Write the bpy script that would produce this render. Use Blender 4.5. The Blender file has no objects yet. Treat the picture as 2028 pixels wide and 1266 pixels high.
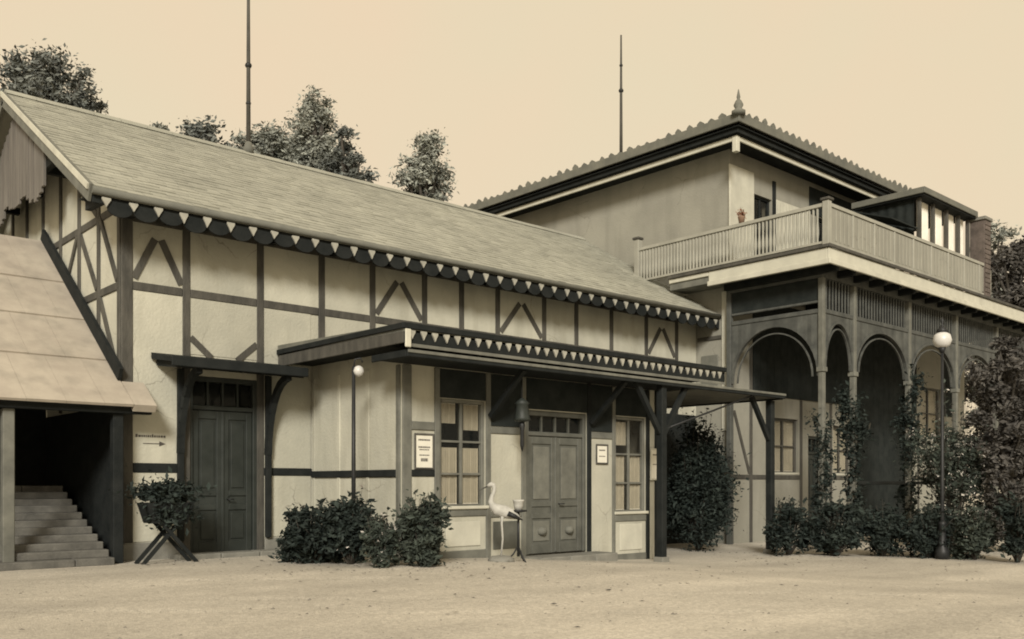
import bpy, math, random
import numpy as np
from mathutils import Vector, Matrix

R = math.radians
sc = bpy.context.scene
COL = sc.collection

# ------------------------------------------------------------------ camera
# world axes follow the buildings: x runs along the hall front, y runs into the hall
EYE = 1.4
cam_d = bpy.data.cameras.new('camera')
cam = bpy.data.objects.new('camera', cam_d)
COL.objects.link(cam)
cam.location = (0, 0, EYE)
cam.rotation_euler = (R(90), 0, -math.atan2(0.6697, 0.7426))
cam_d.sensor_fit = 'HORIZONTAL'
cam_d.sensor_width = 36
cam_d.lens = 32.75
cam_d.shift_y = 0.1612
cam_d.clip_start = 0.1
cam_d.clip_end = 2000
sc.camera = cam

# ------------------------------------------------------------------ sky, sun, exposure
SUN_AZ = (-0.68, -0.73)
SUN_EL = R(27)
world = bpy.data.worlds.new('World')
sc.world = world
world.use_nodes = True
wn, wl_ = world.node_tree.nodes, world.node_tree.links
wn.clear()
w_out = wn.new('ShaderNodeOutputWorld')
w_mix = wn.new('ShaderNodeMixShader')
w_sky = wn.new('ShaderNodeTexSky')
w_sky.sky_type = 'NISHITA'
w_sky.sun_disc = False
w_sky.sun_elevation = SUN_EL
w_sky.sun_rotation = math.atan2(SUN_AZ[0], SUN_AZ[1])
w_sky.dust_density = 6
w_b1 = wn.new('ShaderNodeBackground')
w_b1.inputs[1].default_value = 0.09
w_b2 = wn.new('ShaderNodeBackground')
w_b2.inputs[1].default_value = 1.0
w_tc = wn.new('ShaderNodeTexCoord')
w_no = wn.new('ShaderNodeTexNoise')
w_no.inputs['Scale'].default_value = 3.0
w_no.inputs['Detail'].default_value = 3
w_ra = wn.new('ShaderNodeValToRGB')
w_ra.color_ramp.elements[0].position = 0.35
w_ra.color_ramp.elements[0].color = (0.94, 0.745, 0.505, 1)
w_ra.color_ramp.elements[1].position = 0.7
w_ra.color_ramp.elements[1].color = (0.88, 0.765, 0.52, 1)
wl_.new(w_tc.outputs['Generated'], w_no.inputs['Vector'])
wl_.new(w_no.outputs['Fac'], w_ra.inputs['Fac'])
wl_.new(w_ra.outputs['Color'], w_b2.inputs[0])
wl_.new(w_sky.outputs[0], w_b1.inputs[0])
w_mix.inputs[0].default_value = 0.88
wl_.new(w_b1.outputs[0], w_mix.inputs[1])
wl_.new(w_b2.outputs[0], w_mix.inputs[2])
wl_.new(w_mix.outputs[0], w_out.inputs[0])

sun_d = bpy.data.lights.new('sun', 'SUN')
sun_d.energy = 4.1
sun_d.angle = R(14)
sun_d.color = (1.0, 0.95, 0.86)
sun = bpy.data.objects.new('sun', sun_d)
COL.objects.link(sun)
_n = math.hypot(*SUN_AZ)
_s = Vector((SUN_AZ[0] / _n * math.cos(SUN_EL), SUN_AZ[1] / _n * math.cos(SUN_EL), math.sin(SUN_EL)))
sun.rotation_euler = (-_s).to_track_quat('-Z', 'Y').to_euler()
sun.location = (0, 0, 40)

sc.view_settings.view_transform = 'Standard'
sc.view_settings.look = 'None'
sc.view_settings.gamma = 1
sc.view_settings.exposure = 0.0
sc.view_settings.use_curve_mapping = False
sc.render.engine = 'CYCLES'
sc.cycles.max_bounces = 6
sc.cycles.diffuse_bounces = 3
sc.cycles.transparent_max_bounces = 8
sc.cycles.filter_width = 1.9

rng = random.Random(7)
nrng = np.random.default_rng(11)

# ------------------------------------------------------------------ materials
MATS = {}


def mat(name, c1, c2=None, scale=2.0, rough=0.85, bump=0.0, bscale=30.0, stain=0.0, stain_col=None, stretch=(1, 1, 1),
        metallic=0.0, spec=0.25, island=0.0, detail=6):
    """noise blend of two colours (object space metres) + optional streaky stain + bump + per piece variation"""
    m = bpy.data.materials.new(name)
    m.use_nodes = True
    nt = m.node_tree
    n, l = nt.nodes, nt.links
    b = n['Principled BSDF']
    b.inputs['Roughness'].default_value = rough
    b.inputs['Metallic'].default_value = metallic
    b.inputs['Specular IOR Level'].default_value = spec
    geo = n.new('ShaderNodeNewGeometry')
    mp = n.new('ShaderNodeMapping')
    mp.inputs['Scale'].default_value = stretch
    l.new(geo.outputs['Position'], mp.inputs['Vector'])
    c2 = c2 or c1
    no = n.new('ShaderNodeTexNoise')
    no.inputs['Scale'].default_value = scale
    no.inputs['Detail'].default_value = detail
    no.inputs['Roughness'].default_value = 0.62
    l.new(mp.outputs[0], no.inputs['Vector'])
    rp = n.new('ShaderNodeValToRGB')
    rp.color_ramp.elements[0].position = 0.3
    rp.color_ramp.elements[1].position = 0.72
    rp.color_ramp.elements[0].color = (*c1, 1)
    rp.color_ramp.elements[1].color = (*c2, 1)
    l.new(no.outputs['Fac'], rp.inputs['Fac'])
    col = rp.outputs['Color']
    if stain > 0:
        mp2 = n.new('ShaderNodeMapping')
        mp2.inputs['Scale'].default_value = (2.2, 2.2, 0.35)
        l.new(geo.outputs['Position'], mp2.inputs['Vector'])
        n2 = n.new('ShaderNodeTexNoise')
        n2.inputs['Scale'].default_value = 1.3
        n2.inputs['Detail'].default_value = 8
        l.new(mp2.outputs[0], n2.inputs['Vector'])
        r2 = n.new('ShaderNodeMapRange')
        r2.inputs['From Min'].default_value = 0.48
        r2.inputs['From Max'].default_value = 0.78
        r2.inputs['To Max'].default_value = stain
        l.new(n2.outputs['Fac'], r2.inputs['Value'])
        mx = n.new('ShaderNodeMix')
        mx.data_type = 'RGBA'
        sc_ = stain_col or tuple(0.5 * x for x in c1)
        mx.inputs['B'].default_value = (*sc_, 1)
        l.new(r2.outputs[0], mx.inputs['Factor'])
        l.new(col, mx.inputs['A'])
        col = mx.outputs['Result']
    if island > 0:
        hv = n.new('ShaderNodeHueSaturation')
        r3 = n.new('ShaderNodeMapRange')
        r3.inputs['To Min'].default_value = 1 - island
        r3.inputs['To Max'].default_value = 1 + island
        l.new(geo.outputs['Random Per Island'], r3.inputs['Value'])
        l.new(r3.outputs[0], hv.inputs['Value'])
        l.new(col, hv.inputs['Color'])
        col = hv.outputs['Color']
    l.new(col, b.inputs['Base Color'])
    if bump > 0:
        n3 = n.new('ShaderNodeTexNoise')
        n3.inputs['Scale'].default_value = bscale
        n3.inputs['Detail'].default_value = 6
        l.new(mp.outputs[0], n3.inputs['Vector'])
        bp = n.new('ShaderNodeBump')
        bp.inputs['Strength'].default_value = bump
        bp.inputs['Distance'].default_value = 0.02
        l.new(n3.outputs['Fac'], bp.inputs['Height'])
        l.new(bp.outputs[0], b.inputs['Normal'])
    MATS[name] = m
    return m


mat('plaster', (0.34, 0.335, 0.28), (0.45, 0.438, 0.36), 0.9, 0.9, 0.5, 18, 0.55, (0.25, 0.24, 0.19))
mat('villa_plaster', (0.215, 0.21, 0.178), (0.275, 0.268, 0.225), 0.7, 0.9, 0.45, 18, 0.45, (0.155, 0.15, 0.125))
mat('pale_paint', (0.39, 0.382, 0.32), (0.50, 0.488, 0.405), 2.0, 0.7, 0.1, 30, 0.25, (0.24, 0.23, 0.19), island=0.10)
mat('timber', (0.040, 0.039, 0.034), (0.088, 0.083, 0.070), 5.0, 0.8, 0.5, 30, 0.3, (0.035, 0.033, 0.03), stretch=(1, 1, 0.3), island=0.25)
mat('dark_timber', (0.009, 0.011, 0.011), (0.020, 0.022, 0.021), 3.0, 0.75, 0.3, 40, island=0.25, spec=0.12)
mat('grey_timber', (0.095, 0.096, 0.083), (0.16, 0.16, 0.135), 3.0, 0.75, 0.2, 40, 0.3, (0.06, 0.06, 0.05), island=0.12)
mat('loggia_timber_shaded', (0.048, 0.051, 0.047), (0.095, 0.098, 0.088), 3.0, 0.75, 0.2, 40, 0.3, (0.035, 0.036, 0.033), island=0.2)  # darker copy of grey_timber, shade under the balcony put into the colour
mat('weathered_board', (0.085, 0.078, 0.07), (0.16, 0.148, 0.13), 4.0, 0.85, 0.3, 30, stretch=(1, 1, 0.15), island=0.3)
mat('shingle', (0.24, 0.239, 0.20), (0.325, 0.322, 0.268), 0.6, 0.85, 0.4, 25, 0.5, (0.20, 0.198, 0.168), island=0.09)
mat('roof_sheet', (0.30, 0.265, 0.22), (0.40, 0.36, 0.295), 1.6, 0.7, 0.25, 9, 0.6, (0.20, 0.185, 0.155), island=0.05)
mat('roof_edge', (0.09, 0.092, 0.08), (0.15, 0.148, 0.122), 2.0, 0.8, 0.2, 30, island=0.2)
mat('door_green', (0.016, 0.020, 0.0175), (0.032, 0.037, 0.033), 3.0, 0.55, 0.15, 40, spec=0.3)
mat('door_grey_shaded', (0.065, 0.067, 0.058), (0.11, 0.112, 0.096), 3.0, 0.6, 0.15, 40)  # grey darkened, with shade of the porch roof put into the colour
mat('stone', (0.13, 0.128, 0.112), (0.21, 0.205, 0.178), 3.0, 0.9, 0.4, 35, 0.4, (0.10, 0.098, 0.085), island=0.15)
mat('pier_brick', (0.07, 0.058, 0.050), (0.14, 0.115, 0.10), 5.0, 0.9, 0.5, 30, 0.4, (0.05, 0.045, 0.04), island=0.3)
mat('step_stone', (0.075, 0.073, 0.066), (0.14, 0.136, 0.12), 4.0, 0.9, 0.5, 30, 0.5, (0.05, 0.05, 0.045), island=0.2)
mat('rail_paint', (0.24, 0.236, 0.20), (0.32, 0.314, 0.265), 2.0, 0.8, 0.15, 30, 0.4, (0.16, 0.155, 0.13), island=0.18)
mat('trim_paint', (0.24, 0.235, 0.20), (0.36, 0.35, 0.295), 6.0, 0.8, 0.2, 30, island=0.25)
mat('ground', (0.40, 0.372, 0.315), (0.50, 0.464, 0.392), 0.55, 0.95, 0.9, 45, 0.0, detail=12)
mat('pebble', (0.17, 0.16, 0.14), (0.30, 0.28, 0.235), 5, 0.9, island=0.25)
mat('curtain', (0.60, 0.58, 0.50), (0.74, 0.71, 0.62), 4, 0.9)
mat('iron', (0.010, 0.011, 0.012), (0.022, 0.023, 0.023), 5, 0.5, spec=0.3)
mat('white_paint', (0.30, 0.295, 0.265), (0.45, 0.44, 0.40), 9, 0.8, spec=0.2)
mat('milk_glass', (0.46, 0.455, 0.43), (0.56, 0.55, 0.52), 7, 0.4, spec=0.5)
mat('paper', (0.58, 0.56, 0.48), (0.66, 0.64, 0.55), 6, 0.8)
mat('ink', (0.05, 0.045, 0.04), (0.09, 0.08, 0.07), 20, 0.8)
mat('leaf_dark', (0.010, 0.015, 0.014), (0.030, 0.039, 0.033), 2.0, 0.7, island=0.45, spec=0.15)
mat('leaf_shrub', (0.022, 0.030, 0.025), (0.060, 0.070, 0.055), 2.0, 0.7, island=0.45, spec=0.15)
mat('leaf_tree_hazed', (0.16, 0.17, 0.152), (0.30, 0.31, 0.268), 0.35, 0.75, island=0.4, spec=0.15)  # lighter and greyer leaves, distance haze put into the colour
mat('leaf_pine_hazed', (0.09, 0.10, 0.094), (0.18, 0.188, 0.168), 0.4, 0.75, island=0.4, spec=0.15)  # dark far trees, also paled to carry haze in the colour
mat('leaf_sepia', (0.050, 0.047, 0.043), (0.105, 0.098, 0.088), 0.6, 0.75, island=0.4, spec=0.15)
mat('blossom', (0.40, 0.37, 0.33), (0.55, 0.52, 0.47), 3, 0.8, island=0.2)
mat('bark', (0.035, 0.031, 0.026), (0.07, 0.063, 0.052), 6, 0.9, 0.5, 25)
mat('terracotta', (0.16, 0.10, 0.07), (0.24, 0.16, 0.11), 4, 0.85, 0.2, 30)
mat('fabric_shade_dark', (0.013, 0.016, 0.0155), (0.028, 0.032, 0.030), 3, 0.9, spec=0.1)  # drape and awning cloth, also the colour of the painted-shade boards
mat('rust_flower', (0.16, 0.075, 0.045), (0.24, 0.12, 0.07), 8, 0.8)

g = bpy.data.materials.new('glass')
g.use_nodes = True
_n_, _l_ = g.node_tree.nodes, g.node_tree.links
_b = _n_['Principled BSDF']
_b.inputs['Base Color'].default_value = (0.03, 0.035, 0.035, 1)
_b.inputs['Roughness'].default_value = 0.06
_tr = _n_.new('ShaderNodeBsdfTransparent')
_tr.inputs[0].default_value = (0.90, 0.885, 0.85, 1)
_mx = _n_.new('ShaderNodeMixShader')
_mx.inputs[0].default_value = 0.16
_l_.new(_tr.outputs[0], _mx.inputs[1])
_l_.new(_b.outputs[0], _mx.inputs[2])
_l_.new(_mx.outputs[0], _n_['Material Output'].inputs[0])
_no = _n_.new('ShaderNodeTexNoise')
_no.inputs['Scale'].default_value = 1.5
_bp = _n_.new('ShaderNodeBump')
_bp.inputs['Strength'].default_value = 0.08
_l_.new(_no.outputs['Fac'], _bp.inputs['Height'])
_l_.new(_bp.outputs[0], _b.inputs['Normal'])
MATS['glass'] = g


def cracks(name):
    nt = MATS[name].node_tree
    n, l = nt.nodes, nt.links
    geo = [x for x in n if x.type == 'NEW_GEOMETRY'][0]
    b = n['Principled BSDF']
    src = b.inputs['Base Color'].links[0].from_socket
    w = n.new('ShaderNodeTexNoise'); w.inputs['Scale'].default_value = 2.5; w.inputs['Detail'].default_value = 5
    l.new(geo.outputs['Position'], w.inputs['Vector'])
    ad = n.new('ShaderNodeVectorMath'); ad.operation = 'MULTIPLY_ADD'
    ad.inputs[1].default_value = (0.5, 0.5, 0.5)
    l.new(w.outputs['Color'], ad.inputs[0]); l.new(geo.outputs['Position'], ad.inputs[2])
    v = n.new('ShaderNodeTexVoronoi'); v.feature = 'DISTANCE_TO_EDGE'; v.inputs['Scale'].default_value = 0.75
    l.new(ad.outputs[0], v.inputs['Vector'])
    m = n.new('ShaderNodeMapRange'); m.inputs['From Min'].default_value = 0.0; m.inputs['From Max'].default_value = 0.012
    m.inputs['To Min'].default_value = 1.0; m.inputs['To Max'].default_value = 0.0
    l.new(v.outputs['Distance'], m.inputs['Value'])
    k = n.new('ShaderNodeTexNoise'); k.inputs['Scale'].default_value = 0.6
    l.new(geo.outputs['Position'], k.inputs['Vector'])
    km = n.new('ShaderNodeMapRange'); km.inputs['From Min'].default_value = 0.5; km.inputs['From Max'].default_value = 0.6; km.inputs['To Max'].default_value = 0.55
    l.new(k.outputs['Fac'], km.inputs['Value'])
    mu = n.new('ShaderNodeMath'); mu.operation = 'MULTIPLY'
    l.new(m.outputs[0], mu.inputs[0]); l.new(km.outputs[0], mu.inputs[1])
    mx = n.new('ShaderNodeMix'); mx.data_type = 'RGBA'
    mx.inputs['B'].default_value = (0.12, 0.11, 0.09, 1)
    l.new(mu.outputs[0], mx.inputs['Factor']); l.new(src, mx.inputs['A']); l.new(mx.outputs['Result'], b.inputs['Base Color'])


cracks('plaster')
def bay_tone(name, amt):
    nt = MATS[name].node_tree
    n, l = nt.nodes, nt.links
    b = n['Principled BSDF']
    src = b.inputs['Base Color'].links[0].from_socket
    oi = n.new('ShaderNodeObjectInfo')
    hv = n.new('ShaderNodeHueSaturation')
    r3 = n.new('ShaderNodeMapRange'); r3.inputs['To Min'].default_value = 1 - amt; r3.inputs['To Max'].default_value = 1 + amt
    l.new(oi.outputs['Random'], r3.inputs['Value']); l.new(r3.outputs[0], hv.inputs['Value']); l.new(src, hv.inputs['Color']); l.new(hv.outputs[0], b.inputs['Base Color'])
bay_tone('plaster', 0.09)
cracks('villa_plaster')

# ------------------------------------------------------------------ mesh building
class MB:
    def __init__(s):
        s.v, s.f, s.sm = [], [], []

    def add(s, vs, fs, smooth=False):
        o = len(s.v)
        s.v += [tuple(p) for p in vs]
        s.f += [tuple(i + o for i in f) for f in fs]
        s.sm += [smooth] * len(fs)
        return s

    def box(s, x0, x1, y0, y1, z0, z1):
        return s.add([(x0, y0, z0), (x1, y0, z0), (x1, y1, z0), (x0, y1, z0), (x0, y0, z1), (x1, y0, z1), (x1, y1, z1), (x0, y1, z1)],
                     [(0, 3, 2, 1), (4, 5, 6, 7), (0, 1, 5, 4), (1, 2, 6, 5), (2, 3, 7, 6), (3, 0, 4, 7)])

    def bbox(s, x0, x1, y0, y1, z0, z1, c=0.012):
        """box with chamfered vertical+horizontal edges (26-vertex style, 8 corner tris)"""
        c = min(c, (x1 - x0) / 3, (y1 - y0) / 3, (z1 - z0) / 3)
        X, Y, Z = (x0, x1), (y0, y1), (z0, z1)
        vs, idx = [], {}
        for i in (0, 1):
            for j in (0, 1):
                for k in (0, 1):
                    sx, sy, sz = (c, -c)[i], (c, -c)[j], (c, -c)[k]
                    idx[i, j, k, 0] = len(vs); vs.append((X[i], Y[j] + sy, Z[k] + sz))
                    idx[i, j, k, 1] = len(vs); vs.append((X[i] + sx, Y[j], Z[k] + sz))
                    idx[i, j, k, 2] = len(vs); vs.append((X[i] + sx, Y[j] + sy, Z[k]))
        fs = []
        q = lambda *a: fs.append(tuple(idx[t] for t in a))
        q((0, 0, 0, 0), (0, 0, 1, 0), (0, 1, 1, 0), (0, 1, 0, 0)); q((1, 0, 0, 0), (1, 1, 0, 0), (1, 1, 1, 0), (1, 0, 1, 0))
        q((0, 0, 0, 1), (1, 0, 0, 1), (1, 0, 1, 1), (0, 0, 1, 1)); q((0, 1, 0, 1), (0, 1, 1, 1), (1, 1, 1, 1), (1, 1, 0, 1))
        q((0, 0, 0, 2), (0, 1, 0, 2), (1, 1, 0, 2), (1, 0, 0, 2)); q((0, 0, 1, 2), (1, 0, 1, 2), (1, 1, 1, 2), (0, 1, 1, 2))
        for i in (0, 1):
            for j in (0, 1):
                q((i, j, 0, 0), (i, j, 0, 1), (i, j, 1, 1), (i, j, 1, 0))
                q((i, 0, j, 0), (i, 0, j, 2), (i, 1, j, 2), (i, 1, j, 0))
                q((0, i, j, 1), (0, i, j, 2), (1, i, j, 2), (1, i, j, 1))
                for k in (0, 1):
                    q((i, j, k, 0), (i, j, k, 1), (i, j, k, 2))
        return s.add(vs, fs)

    def beam(s, p, q, w, d, side=(0, 1, 0)):
        """rectangular beam p->q, d along 'side', w across"""
        p, q = Vector(p), Vector(q)
        a = (q - p).normalized()
        sd = Vector(side)
        sd = (sd - a * sd.dot(a)).normalized()
        w_ = a.cross(sd).normalized() * (w / 2)
        dd = sd * (d / 2)
        vs = [p - w_ - dd, p + w_ - dd, p + w_ + dd, p - w_ + dd, q - w_ - dd, q + w_ - dd, q + w_ + dd, q - w_ + dd]
        return s.add(vs, [(0, 3, 2, 1), (4, 5, 6, 7), (0, 1, 5, 4), (1, 2, 6, 5), (2, 3, 7, 6), (3, 0, 4, 7)])

    def prism(s, poly, vec):
        """planar polygon (3D points) extruded by vec"""
        n = len(poly)
        v = Vector(vec)
        a = [Vector(p) for p in poly]
        b = [p + v for p in a]
        return s.add(a + b, [tuple(range(n)), tuple(range(2 * n - 1, n - 1, -1))] + [(i, i + n, (i + 1) % n + n, (i + 1) % n) for i in range(n)])

    def tube(s, pts, rad, seg=10, caps=True):
        pts = [Vector(p) for p in pts]
        if not hasattr(rad, '__len__'):
            rad = [rad] * len(pts)
        vs, fs = [], []
        ref = Vector((0.31, 0.77, 0.55))
        for i, p in enumerate(pts):
            t = (pts[min(i + 1, len(pts) - 1)] - pts[max(i - 1, 0)]).normalized()
            if abs(t.dot(ref)) > 0.95:
                ref = Vector((0.9, -0.3, 0.1))
            n1 = (ref - t * ref.dot(t)).normalized()
            ref = n1
            n2 = t.cross(n1)
            for k in range(seg):
                a = 2 * math.pi * k / seg
                vs.append(p + (n1 * math.cos(a) + n2 * math.sin(a)) * rad[i])
        for i in range(len(pts) - 1):
            for k in range(seg):
                k2 = (k + 1) % seg
                fs.append((i * seg + k, i * seg + k2, (i + 1) * seg + k2, (i + 1) * seg + k))
        s.add(vs, fs, True)
        if caps:
            o = len(s.v) - len(vs)
            s.f.append(tuple(o + k for k in range(seg - 1, -1, -1))); s.sm.append(False)
            s.f.append(tuple(o + (len(pts) - 1) * seg + k for k in range(seg))); s.sm.append(False)
        return s

    def lathe(s, c, prof, seg=16):
        """prof: (radius, z) from bottom to top, around vertical axis at c"""
        return s.tube([(c[0], c[1], c[2] + z) for r, z in prof], [max(r, 0.002) for r, z in prof], seg) if False else s._lathe(c, prof, seg)

    def _lathe(s, c, prof, seg):
        vs, fs = [], []
        for r, z in prof:
            r = max(r, 0.001)
            for k in range(seg):
                a = 2 * math.pi * k / seg
                vs.append((c[0] + r * math.cos(a), c[1] + r * math.sin(a), c[2] + z))
        for i in range(len(prof) - 1):
            for k in range(seg):
                k2 = (k + 1) % seg
                fs.append((i * seg + k, i * seg + k2, (i + 1) * seg + k2, (i + 1) * seg + k))
        fs.append(tuple(range(seg - 1, -1, -1)))
        fs.append(tuple((len(prof) - 1) * seg + k for k in range(seg)))
        return s.add(vs, fs, True)

    def build(s, name, material, parent=None, origin=None):
        v = np.array(s.v, dtype=float)
        if origin is None:
            lo, hi = v.min(0), v.max(0)
            origin = ((lo[0] + hi[0]) / 2, (lo[1] + hi[1]) / 2, lo[2])
        o = np.array(origin)
        me = bpy.data.meshes.new(name)
        me.from_pydata((v - o).tolist(), [], s.f)
        me.materials.append(MATS[material])
        me.polygons.foreach_set('use_smooth', s.sm)
        me.update()
        return put(name, me, origin, parent)


WL = {}


def put(name, me, loc, parent=None):
    ob = bpy.data.objects.new(name, me)
    COL.objects.link(ob)
    WL[ob.name] = Vector(loc)
    if parent is not None:
        ob.parent = parent
        ob.location = Vector(loc) - WL[parent.name]
    else:
        ob.location = loc
    return ob


def tag(o, label, cat, group=None, kind=None):
    o['label'] = label
    if cat:
        o['category'] = cat
    if group:
        o['group'] = group
    if kind:
        o['kind'] = kind
    return o


def thing(name, label, cat, loc, group=None):
    o = bpy.data.objects.new(name, None)
    o.empty_display_size = 0.2
    COL.objects.link(o)
    o.location = loc
    WL[o.name] = Vector(loc)
    return tag(o, label, cat, group)


def sbox(name, parent, m, *a, c=0.012):
    return MB().bbox(*a, c=c).build(name, m, parent)


def gz(u):
    t = min(1, max(0, (u - 10) / 8))
    return -0.36 * t * t * (3 - 2 * t)


def holes_wall(mb, axis, c0, c1, a0, a1, z0, z1, holes):
    """wall slab between c0..c1 (thickness) running a0..a1 with rectangular holes (ha0,ha1,hz0,hz1)"""
    A = sorted({a0, a1, *[h[0] for h in holes], *[h[1] for h in holes]})
    Z = sorted({z0, z1, *[h[2] for h in holes], *[h[3] for h in holes]})
    for i in range(len(A) - 1):
        am = (A[i] + A[i + 1]) / 2
        run = None
        for k in range(len(Z) - 1):
            zm = (Z[k] + Z[k + 1]) / 2
            solid = not any(h[0] < am < h[1] and h[2] < zm < h[3] for h in holes)
            if solid and run is None:
                run = Z[k]
            if run is not None and (not solid or k == len(Z) - 2):
                ze = Z[k + 1] if solid else Z[k]
                if axis == 'u':
                    mb.box(A[i], A[i + 1], c0, c1, run, ze)
                else:
                    mb.box(c0, c1, A[i], A[i + 1], run, ze)
                run = None
    return mb


# ================================================================== GROUND
us = [-400, -60, 0, 8] + [8 + 0.5 * i for i in range(1, 25)] + [30, 60, 400]
vs, fs = [], []
for uu in us:
    vs += [(uu, -400, gz(uu)), (uu, 400, gz(uu))]
for i in range(len(us) - 1):
    fs.append((2 * i, 2 * i + 2, 2 * i + 3, 2 * i + 1))
gr = MB().add(vs, fs).build('ground', 'ground', None, (0, 0, 0))
gr['kind'] = 'structure'
gr['label'] = 'pale beige sandy forecourt in front of the buildings'
# trodden ground: broader tone from a second, larger pattern
m = MATS['ground']
nt = m.node_tree
nn, ll = nt.nodes, nt.links
geo = [x for x in nn if x.type == 'NEW_GEOMETRY'][0]
big = nn.new('ShaderNodeTexNoise'); big.inputs['Scale'].default_value = 0.22; big.inputs['Detail'].default_value = 5
fine = nn.new('ShaderNodeTexNoise'); fine.inputs['Scale'].default_value = 38; fine.inputs['Detail'].default_value = 3
mpg = nn.new('ShaderNodeMapping'); mpg.inputs['Rotation'].default_value = (0, 0, R(42)); mpg.inputs['Scale'].default_value = (0.5, 2.2, 1)
ll.new(geo.outputs['Position'], mpg.inputs['Vector'])
ll.new(mpg.outputs[0], big.inputs['Vector']); ll.new(geo.outputs['Position'], fine.inputs['Vector'])
base_in = nn['Principled BSDF'].inputs['Base Color']
src = base_in.links[0].from_socket
rr = nn.new('ShaderNodeMapRange'); rr.inputs['From Min'].default_value = 0.3; rr.inputs['From Max'].default_value = 0.7
rr.inputs['To Min'].default_value = 0.74; rr.inputs['To Max'].default_value = 1.14
ll.new(big.outputs['Fac'], rr.inputs['Value'])
rf = nn.new('ShaderNodeMapRange'); rf.inputs['From Min'].default_value = 0.25; rf.inputs['From Max'].default_value = 0.75
rf.inputs['To Min'].default_value = 0.84; rf.inputs['To Max'].default_value = 1.14
ll.new(fine.outputs['Fac'], rf.inputs['Value'])
mu = nn.new('ShaderNodeMath'); mu.operation = 'MULTIPLY'
ll.new(rr.outputs[0], mu.inputs[0]); ll.new(rf.outputs[0], mu.inputs[1])
vo = nn.new('ShaderNodeTexVoronoi'); vo.inputs['Scale'].default_value = 26
ll.new(geo.outputs['Position'], vo.inputs['Vector'])
rv = nn.new('ShaderNodeMapRange'); rv.inputs['To Min'].default_value = 0.86; rv.inputs['To Max'].default_value = 1.12
vs_ = nn.new('ShaderNodeSeparateColor'); ll.new(vo.outputs['Color'], vs_.inputs[0]); ll.new(vs_.outputs[0], rv.inputs['Value'])
m2 = nn.new('ShaderNodeMath'); m2.operation = 'MULTIPLY'; ll.new(mu.outputs[0], m2.inputs[0]); ll.new(rv.outputs[0], m2.inputs[1]); mu = m2
hs = nn.new('ShaderNodeHueSaturation')
ll.new(mu.outputs[0], hs.inputs['Value']); ll.new(src, hs.inputs['Color']); ll.new(hs.outputs[0], base_in)

# trodden surface of the forecourt: low relief, ruts and scuffs as real geometry
from mathutils import noise as mnoise
FU, FV, ST = (-3.0, 22.0), (3.0, 16.6), 0.11
nu, nv = int((FU[1] - FU[0]) / ST), int((FV[1] - FV[0]) / ST)
V, F = [], []
def relief(u, v):
    h = 0.014 * mnoise.noise((u * 0.5, v * 0.5, 0)) + 0.010 * mnoise.noise((u * 1.7, v * 1.7, 3)) + 0.007 * mnoise.noise((u * 4.5, v * 4.5, 7))
    w = 0.7427 * u - 0.6698 * v                      # across the view
    d = 0.6697 * u + 0.7426 * v                      # away from the camera
    for c in (10.2, 11.65, 13.6):
        t = d - (c + 0.35 * math.sin(w * 0.23 + c) + 0.05 * w)
        h -= 0.020 * math.exp(-(t / 0.09) ** 2) * (0.5 + 0.5 * mnoise.noise((w * 0.35, c, 1)))
        h += 0.008 * math.exp(-((abs(t) - 0.19) / 0.07) ** 2)
    return h
for i in range(nu + 1):
    for j in range(nv + 1):
        u, v = FU[0] + i * ST, FV[0] + j * ST
        e = min(1, min(i, nu - i, j, nv - j) / 6)
        if u > 9.3 and v > 12.3: e = 0.0
        V.append((u, v, gz(u) + 0.004 + e * (0.022 + relief(u, v))))
for i in range(nu):
    for j in range(nv):
        u, v = FU[0] + (i + .5) * ST, FV[0] + (j + .5) * ST
        if u > 9.9 and v > 13.9: continue
        a = i * (nv + 1) + j
        F.append((a, a + nv + 1, a + nv + 2, a + 1))
fc = MB().add(V, F, True).build('forecourt', 'ground', None, (0, 0, 0))
fc['kind'] = 'structure'
fc['label'] = 'trodden sandy surface with faint wheel ruts'

# loose pebbles on the forecourt
mb = MB()
for i in range(2800):
    y = 5.2 + 13 * rng.random() ** 1.3
    x = (rng.random() - 0.5) * 1.25 * y
    u, v = 0.7427 * x + 0.6697 * y, -0.6698 * x + 0.7426 * y
    r = 0.008 + 0.022 * rng.random() ** 3
    if v > 16.5 or (u > 9.3 and v > 12.6):
        continue
    a = rng.random() * 6.28
    ca, sa = math.cos(a) * r, math.sin(a) * r
    z = gz(u) + 0.02
    mb.add([(u + ca, v + sa, z - 0.002), (u - sa, v + ca, z - 0.002), (u - ca * .8, v - sa * .8, z - 0.002), (u + sa, v - ca, z - 0.002),
            (u + ca * .3, v + sa * .3, z + r * 0.6)], [(0, 1, 4), (1, 2, 4), (2, 3, 4), (3, 0, 4)], True)
pb = mb.build('pebbles', 'pebble', None, (0, 0, 0))
tag(pb, 'loose pebbles scattered over the sandy forecourt', 'pebbles', None, 'stuff')

# ================================================================== TIMBERED HALL
U0, U1, V0, V1 = 6.1, 23.28, 17.4, 27.0      # outer wall faces
VR, EAVE, RIDGE = 22.2, 6.5, 9.83             # ridge line, eave edge and ridge heights
VE = 16.6
PITCH = (RIDGE - EAVE) / (VR - VE)


def roof_z(v):
    return EAVE + PITCH * (min(v, 2 * VR - v) - VE)


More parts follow.
